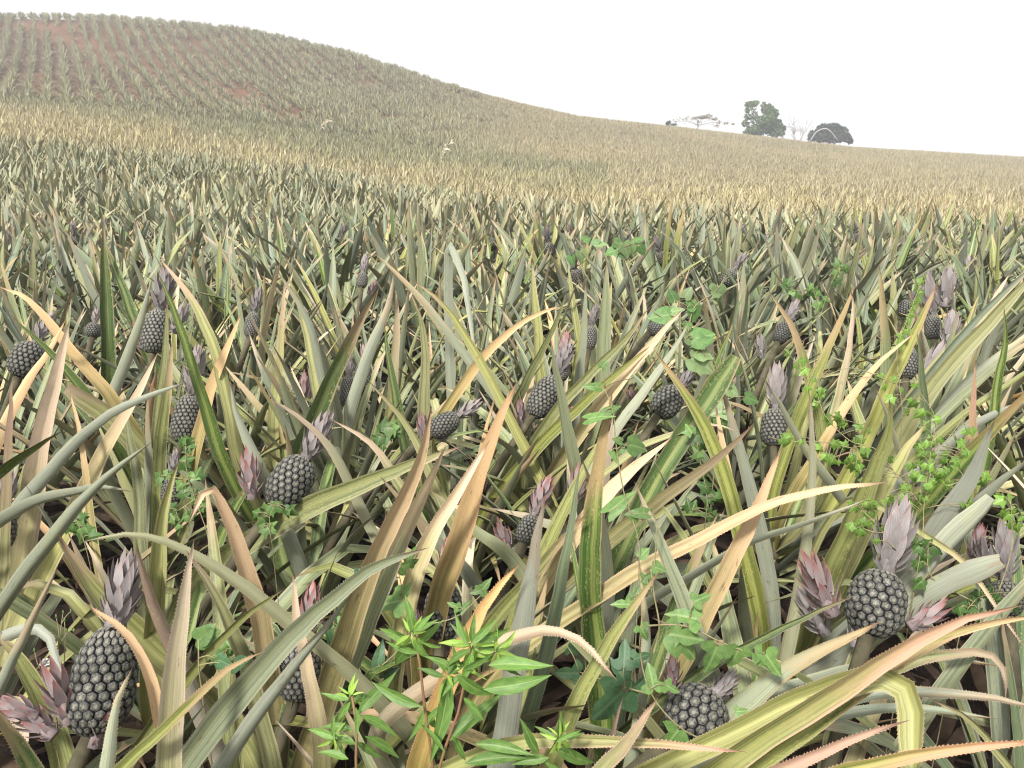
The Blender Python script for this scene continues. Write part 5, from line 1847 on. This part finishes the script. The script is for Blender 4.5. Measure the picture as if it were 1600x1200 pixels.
# pale grass plumes standing out of the yellow band
for i, (px, py, d, hpx, lab) in enumerate(((688, 246, 30.0, 24, 'pale feathery grass plume bending right over the yellow rows'), (497, 212, 48.0, 24, 'pale grass plume standing where the yellow rows meet the green strip'))):
    p = up3(px, py, d)
    b = np.array((p[0], p[1], gz(p[0], p[1])))
    top = np.array((0, 0, p[2] - b[2]))
    sz = hpx / FPX * d
    o = empty('grass_plume', tuple(b), lab, 'grass', 'grass plumes over the rows')
    mb = MB()
    stem_c = catmull([(0, 0, 0), top * 0.6, top, top + np.array((sz * 0.35, 0, sz * 0.7)), top + np.array((sz * 0.7, 0, sz * 0.85))], 16)
    tube(mb, stem_c, 0.008, 0.004, 5)
    ob('stem', mb.mesh('stem', M_plume), o)
    for k in range(34):
        f = random.uniform(0.55, 1.0)
        a0 = np.array([np.interp(f, np.linspace(0, 1, 16), stem_c[:, j]) for j in range(3)])
        mb = MB()
        dv = np.array((random.uniform(0.1, 1.0), random.uniform(-.5, .5), random.uniform(-.25, .7))) * sz * 0.5
        P = catmull([a0, a0 + dv * 0.6 + np.array((0, 0, sz * 0.05)), a0 + dv - np.array((0, 0, sz * 0.06))], 5)
        blade(mb, P, np.tile(nrm(np.random.normal(0, 1, 3)), (5, 1)), np.array((0.3, 1, 1, .7, .1)) * 0.045 * d / 30, 0.1, 0, 1)
        ob('plume_strand', mb.mesh('plume_strand', M_plume), o)

# ------------------------------------------------------------------ trees on the crest
def leaf_cloud(mb, c, rad, n, size, squash=1.0, shell=0.45):
    for _ in range(n):
        v = nrm(np.random.normal(0, 1, 3)) * random.uniform(shell, 1.0) ** 0.6
        p = np.array(c) + v * np.array(rad) * np.array((1, 1, squash))
        a_ = nrm(np.random.normal(0, 1, 3))
        b_ = nrm(np.cross(a_, np.random.normal(0, 1, 3)))
        s = size * random.uniform(0.75, 1.5)
        mb.add([p - a_ * s, p + b_ * s * 0.6, p + a_ * s, p - b_ * s * 0.6], [(0, 1, 2, 3)])


def tree_at(px, py, extra):
    u = px
    S = float(np.interp(u, _U, _STA[3][0])) + extra
    p = up3(px, py, S * CP + 0)
    k = S / p[1]
    x = p[0] * k
    z = gz(x, S)
    top_row = CAMZ + (p[2] - CAMZ) * k
    return np.array((x, S, z)), top_row - z, S / FPX


def branchy(mb, p0, dirv, L, r, depth, spread, up_, rg, ends):
    n = 4
    P = [np.array(p0, float)]
    dv = nrm(dirv)
    for i in range(n):
        dv = nrm(dv + rg.normal(0, 0.16, 3) + np.array((0, 0, up_)))
        P.append(P[-1] + dv * L / n)
    tube(mb, np.array(P), r, r * 0.6, 5)
    if depth == 0:
        ends.append(P[-1])
        return
    for k in range(3 if depth > 1 else 4):
        j = rg.integers(2, n + 1) if k else n
        nd = nrm(dv + rg.normal(0, spread, 3))
        branchy(mb, P[j], nd, L * rg.uniform(0.55, 0.8), r * 0.5, depth - 1, spread, up_, rg, ends)


rg = np.random.default_rng(11)
# tall two-headed tree
b, hz0, m = tree_at(1190, 212, 4)
o = empty('crest_tree', tuple(b), 'tallest leafy tree on the skyline, gappy twin tops over a bushy green base', 'tree')
mb = MB()
P3 = lambda dx, py, dy=0.0: np.array((dx * m, dy, hz0 + (212 - py) * m))
tube(mb, catmull([(0, 0, -0.2), P3(-2, 205), P3(-6, 190)], 6), 0.28, 0.18, 7)
for dx, py in ((-20, 170), (-12, 178), (8, 176), (20, 190), (-26, 192), (14, 184), (0, 168), (-22, 182)):
    tube(mb, catmull([P3(-2, 204), P3(dx * 0.5, (204 + py) / 2 - 3), P3(dx, py)], 6), 0.13, 0.04, 5)
ob('trunk', mb.mesh('trunk', M_bark), o)
mb = MB()
for dx, py, r, n, sq in ((-20, 168, 9, 150, .55), (-12, 166, 8, 90, .6), (8, 175, 10, 240, .9), (12, 182, 11, 260, .9), (-24, 176, 5, 40, 1), (-23, 185, 6, 50, 1), (-12, 178, 6, 40, 1), (-26, 195, 6, 60, .8), (-10, 188, 9, 90, .8), (4, 192, 14, 300, .8), (16, 197, 16, 460, .8), (26, 203, 9, 240, .9), (-6, 203, 16, 380, .7), (-20, 207, 9, 120, .6), (20, 208, 14, 300, .5), (0, 168, 5, 30, .8)):
    leaf_cloud(mb, P3(dx, py, rg.normal(0, .5)), r * m, int(n * 1.5), 0.18, sq, 0.2)
ob('crown', mb.mesh('crown', M_tree), o)
# dark dome tree with a pale arching branch
b, hz0, m = tree_at(1295, 224, 6)
o = empty('crest_tree', tuple(b), 'dark dome shaped tree at the right end of the skyline trees', 'tree')
P3 = lambda dx, py, dy=0.0: np.array((dx * m, dy, hz0 + (224 - py) * m))
mb = MB()
tube(mb, catmull([(0, 0, -0.2), P3(0, 215), P3(-2, 205)], 5), 0.25, 0.15, 7)
for dx, py in ((-20, 210), (18, 208), (0, 200), (24, 216), (-10, 202)):
    tube(mb, catmull([P3(0, 214), P3(dx * 0.6, (210 + py) / 2 - 2), P3(dx, py)], 5), 0.1, 0.04, 5)
ob('trunk', mb.mesh('trunk', M_bark), o)
mb = MB()
for dx, py, r, n, sq in ((-8, 204, 12, 380, .75), (4, 203, 12, 380, .7), (16, 208, 11, 340, .8), (-22, 212, 10, 240, .8), (24, 216, 8, 240, .8), (6, 214, 16, 420, .7), (-12, 216, 14, 300, .6), (30, 221, 5, 90, .8), (-30, 217, 5, 60, .9)):
    leaf_cloud(mb, P3(dx, py, rg.normal(0, .4)), r * m, int(n * 1.9), 0.18, sq, 0.25)
ob('crown', mb.mesh('crown', M_tree_dk), o)
mb = MB()
tube(mb, catmull([P3(-34, 222, -1.6), P3(-26, 208, -1.9), P3(-14, 204, -2.0), P3(-4, 210, -2.0), P3(6, 221, -1.9)], 14), 0.11, 0.07, 5)
ob('branch', mb.mesh('branch', M_pale_bark), o)
# bare pale tree between them
b, hz0, m = tree_at(1245, 216, 12)
o = empty('crest_tree', tuple(b), 'bare pale grey leafless tree between the two leafy ones', 'tree')
for k in range(6):
    mb = MB()
    ends = []
    branchy(mb, (0, 0, max(hz0 - 1.6, 0.0)), (rg.normal(0, .6) + (-.9, -.3, .3, .9, 0, 1.3)[k], 0, 1), 2.3, 0.15, 3, 0.45, 0.05, rg, ends)
    ob('branch', mb.mesh('branch', M_pale_bark), o)
mb = MB()
tube(mb, [(0, 0, -0.2), (0, 0, 0.5), (0, 0, max(hz0 - 0.5, 0.6))], 0.14, 0.1, 6)
ob('trunk', mb.mesh('trunk', M_pale_bark), o)
# flat sparse tree
b, hz0, m = tree_at(1090, 201, 5)
o = empty('crest_tree', tuple(b), 'low flat topped tree with sparse brownish leaves, left of the tall tree', 'tree')
P3 = lambda dx, py, dy=0.0: np.array((dx * m, dy, hz0 + (201 - py) * m))
mb = MB()
tube(mb, catmull([(0, 0, -0.2), P3(0, 200), P3(1, 196)], 5), 0.13, 0.09, 6)
ob('trunk', mb.mesh('trunk', M_light_bark), o)
mb = MB()
for dx, py in ((-30, 190), (-18, 186), (-8, 183), (6, 182), (16, 184), (28, 190), (40, 194), (50, 195), (-40, 192), (34, 197), (-24, 194)):
    P = catmull([P3(0, 197), P3(dx * 0.4, (197 + py) / 2 - 3, rg.normal(0, .4)), P3(dx, py, rg.normal(0, .8))], 7)
    tube(mb, P, 0.032, 0.010, 4)
    for q in range(3):
        tube(mb, catmull([P[3 + q], P[3 + q] + rg.normal(0, .25, 3) + np.array((0.1 * np.sign(dx), 0, .15)), P[3 + q] + rg.normal(0, .4, 3) + np.array((.35 * np.sign(dx), 0, .25))], 4), 0.018, 0.008, 4)
ob('branch', mb.mesh('branch', M_light_bark), o)
mb = MB()
for dx, py, r, n in ((4, 185, 7, 90), (14, 184, 8, 120), (-6, 187, 6, 40), (24, 187, 6, 50), (32, 192, 5, 30), (42, 193, 5, 30), (52, 195, 3, 14), (-22, 187, 8, 26), (-34, 190, 6, 20), (28, 198, 5, 24), (0, 192, 5, 20)):
    leaf_cloud(mb, P3(dx, py, rg.normal(0, .5)), r * m, n, 0.12, 0.5, 0.1)
ob('crown', mb.mesh('crown', M_tree_th), o)
# little shrub at the far left of the trees
b, hz0, m = tree_at(1045, 196, 3)
o = empty('crest_shrub', tuple(b), 'small dark shrub alone on the skyline left of the flat topped tree', 'shrub')
mb = MB()
tube(mb, [(0, 0, -0.1), (0, 0, 0.4), (0.05, 0, hz0 + 0.2)], 0.06, 0.03, 5)
ob('trunk', mb.mesh('trunk', M_bark), o)
mb = MB()
leaf_cloud(mb, (0, 0, hz0 + 3 * m), 5 * m, 130, 0.12, 0.8, 0.1)
leaf_cloud(mb, (0.8, 0, hz0 + 1.2 * m), 5 * m, 70, 0.12, 0.5, 0.1)
ob('crown', mb.mesh('crown', M_tree_dk), o)

# ------------------------------------------------------------------ haze over the field
m_h = bpy.data.materials.new('haze_air')
m_h.use_nodes = True
hn = m_h.node_tree
hn.nodes.clear()
ho = hn.nodes.new('ShaderNodeOutputMaterial')
hv = hn.nodes.new('ShaderNodeVolumePrincipled')
hv.inputs['Color'].default_value = (0.97, 0.97, 1.0, 1)
hv.inputs['Density'].default_value = HAZE
hv.inputs['Anisotropy'].default_value = 0.2
hn.links.new(hv.outputs[0], ho.inputs['Volume'])
zlo, zhi = float(gzz.min()) - 1.2, float(gzz.max()) + 8
x0, x1, y0, y1 = xs[0] - 2, xs[-1] + 2, ys[0] - 2, ys[-1] + 2
mb = MB()
mb.add([(x, y, z) for z in (zlo, zhi) for y in (y0, y1) for x in (x0, x1)], [(0, 2, 3, 1), (4, 5, 7, 6), (0, 1, 5, 4), (2, 6, 7, 3), (0, 4, 6, 2), (1, 3, 7, 5)])
hb = ob('haze', mb.mesh('haze', m_h, False))
tag(hb, 'thin pale haze over the whole field', kind='stuff')
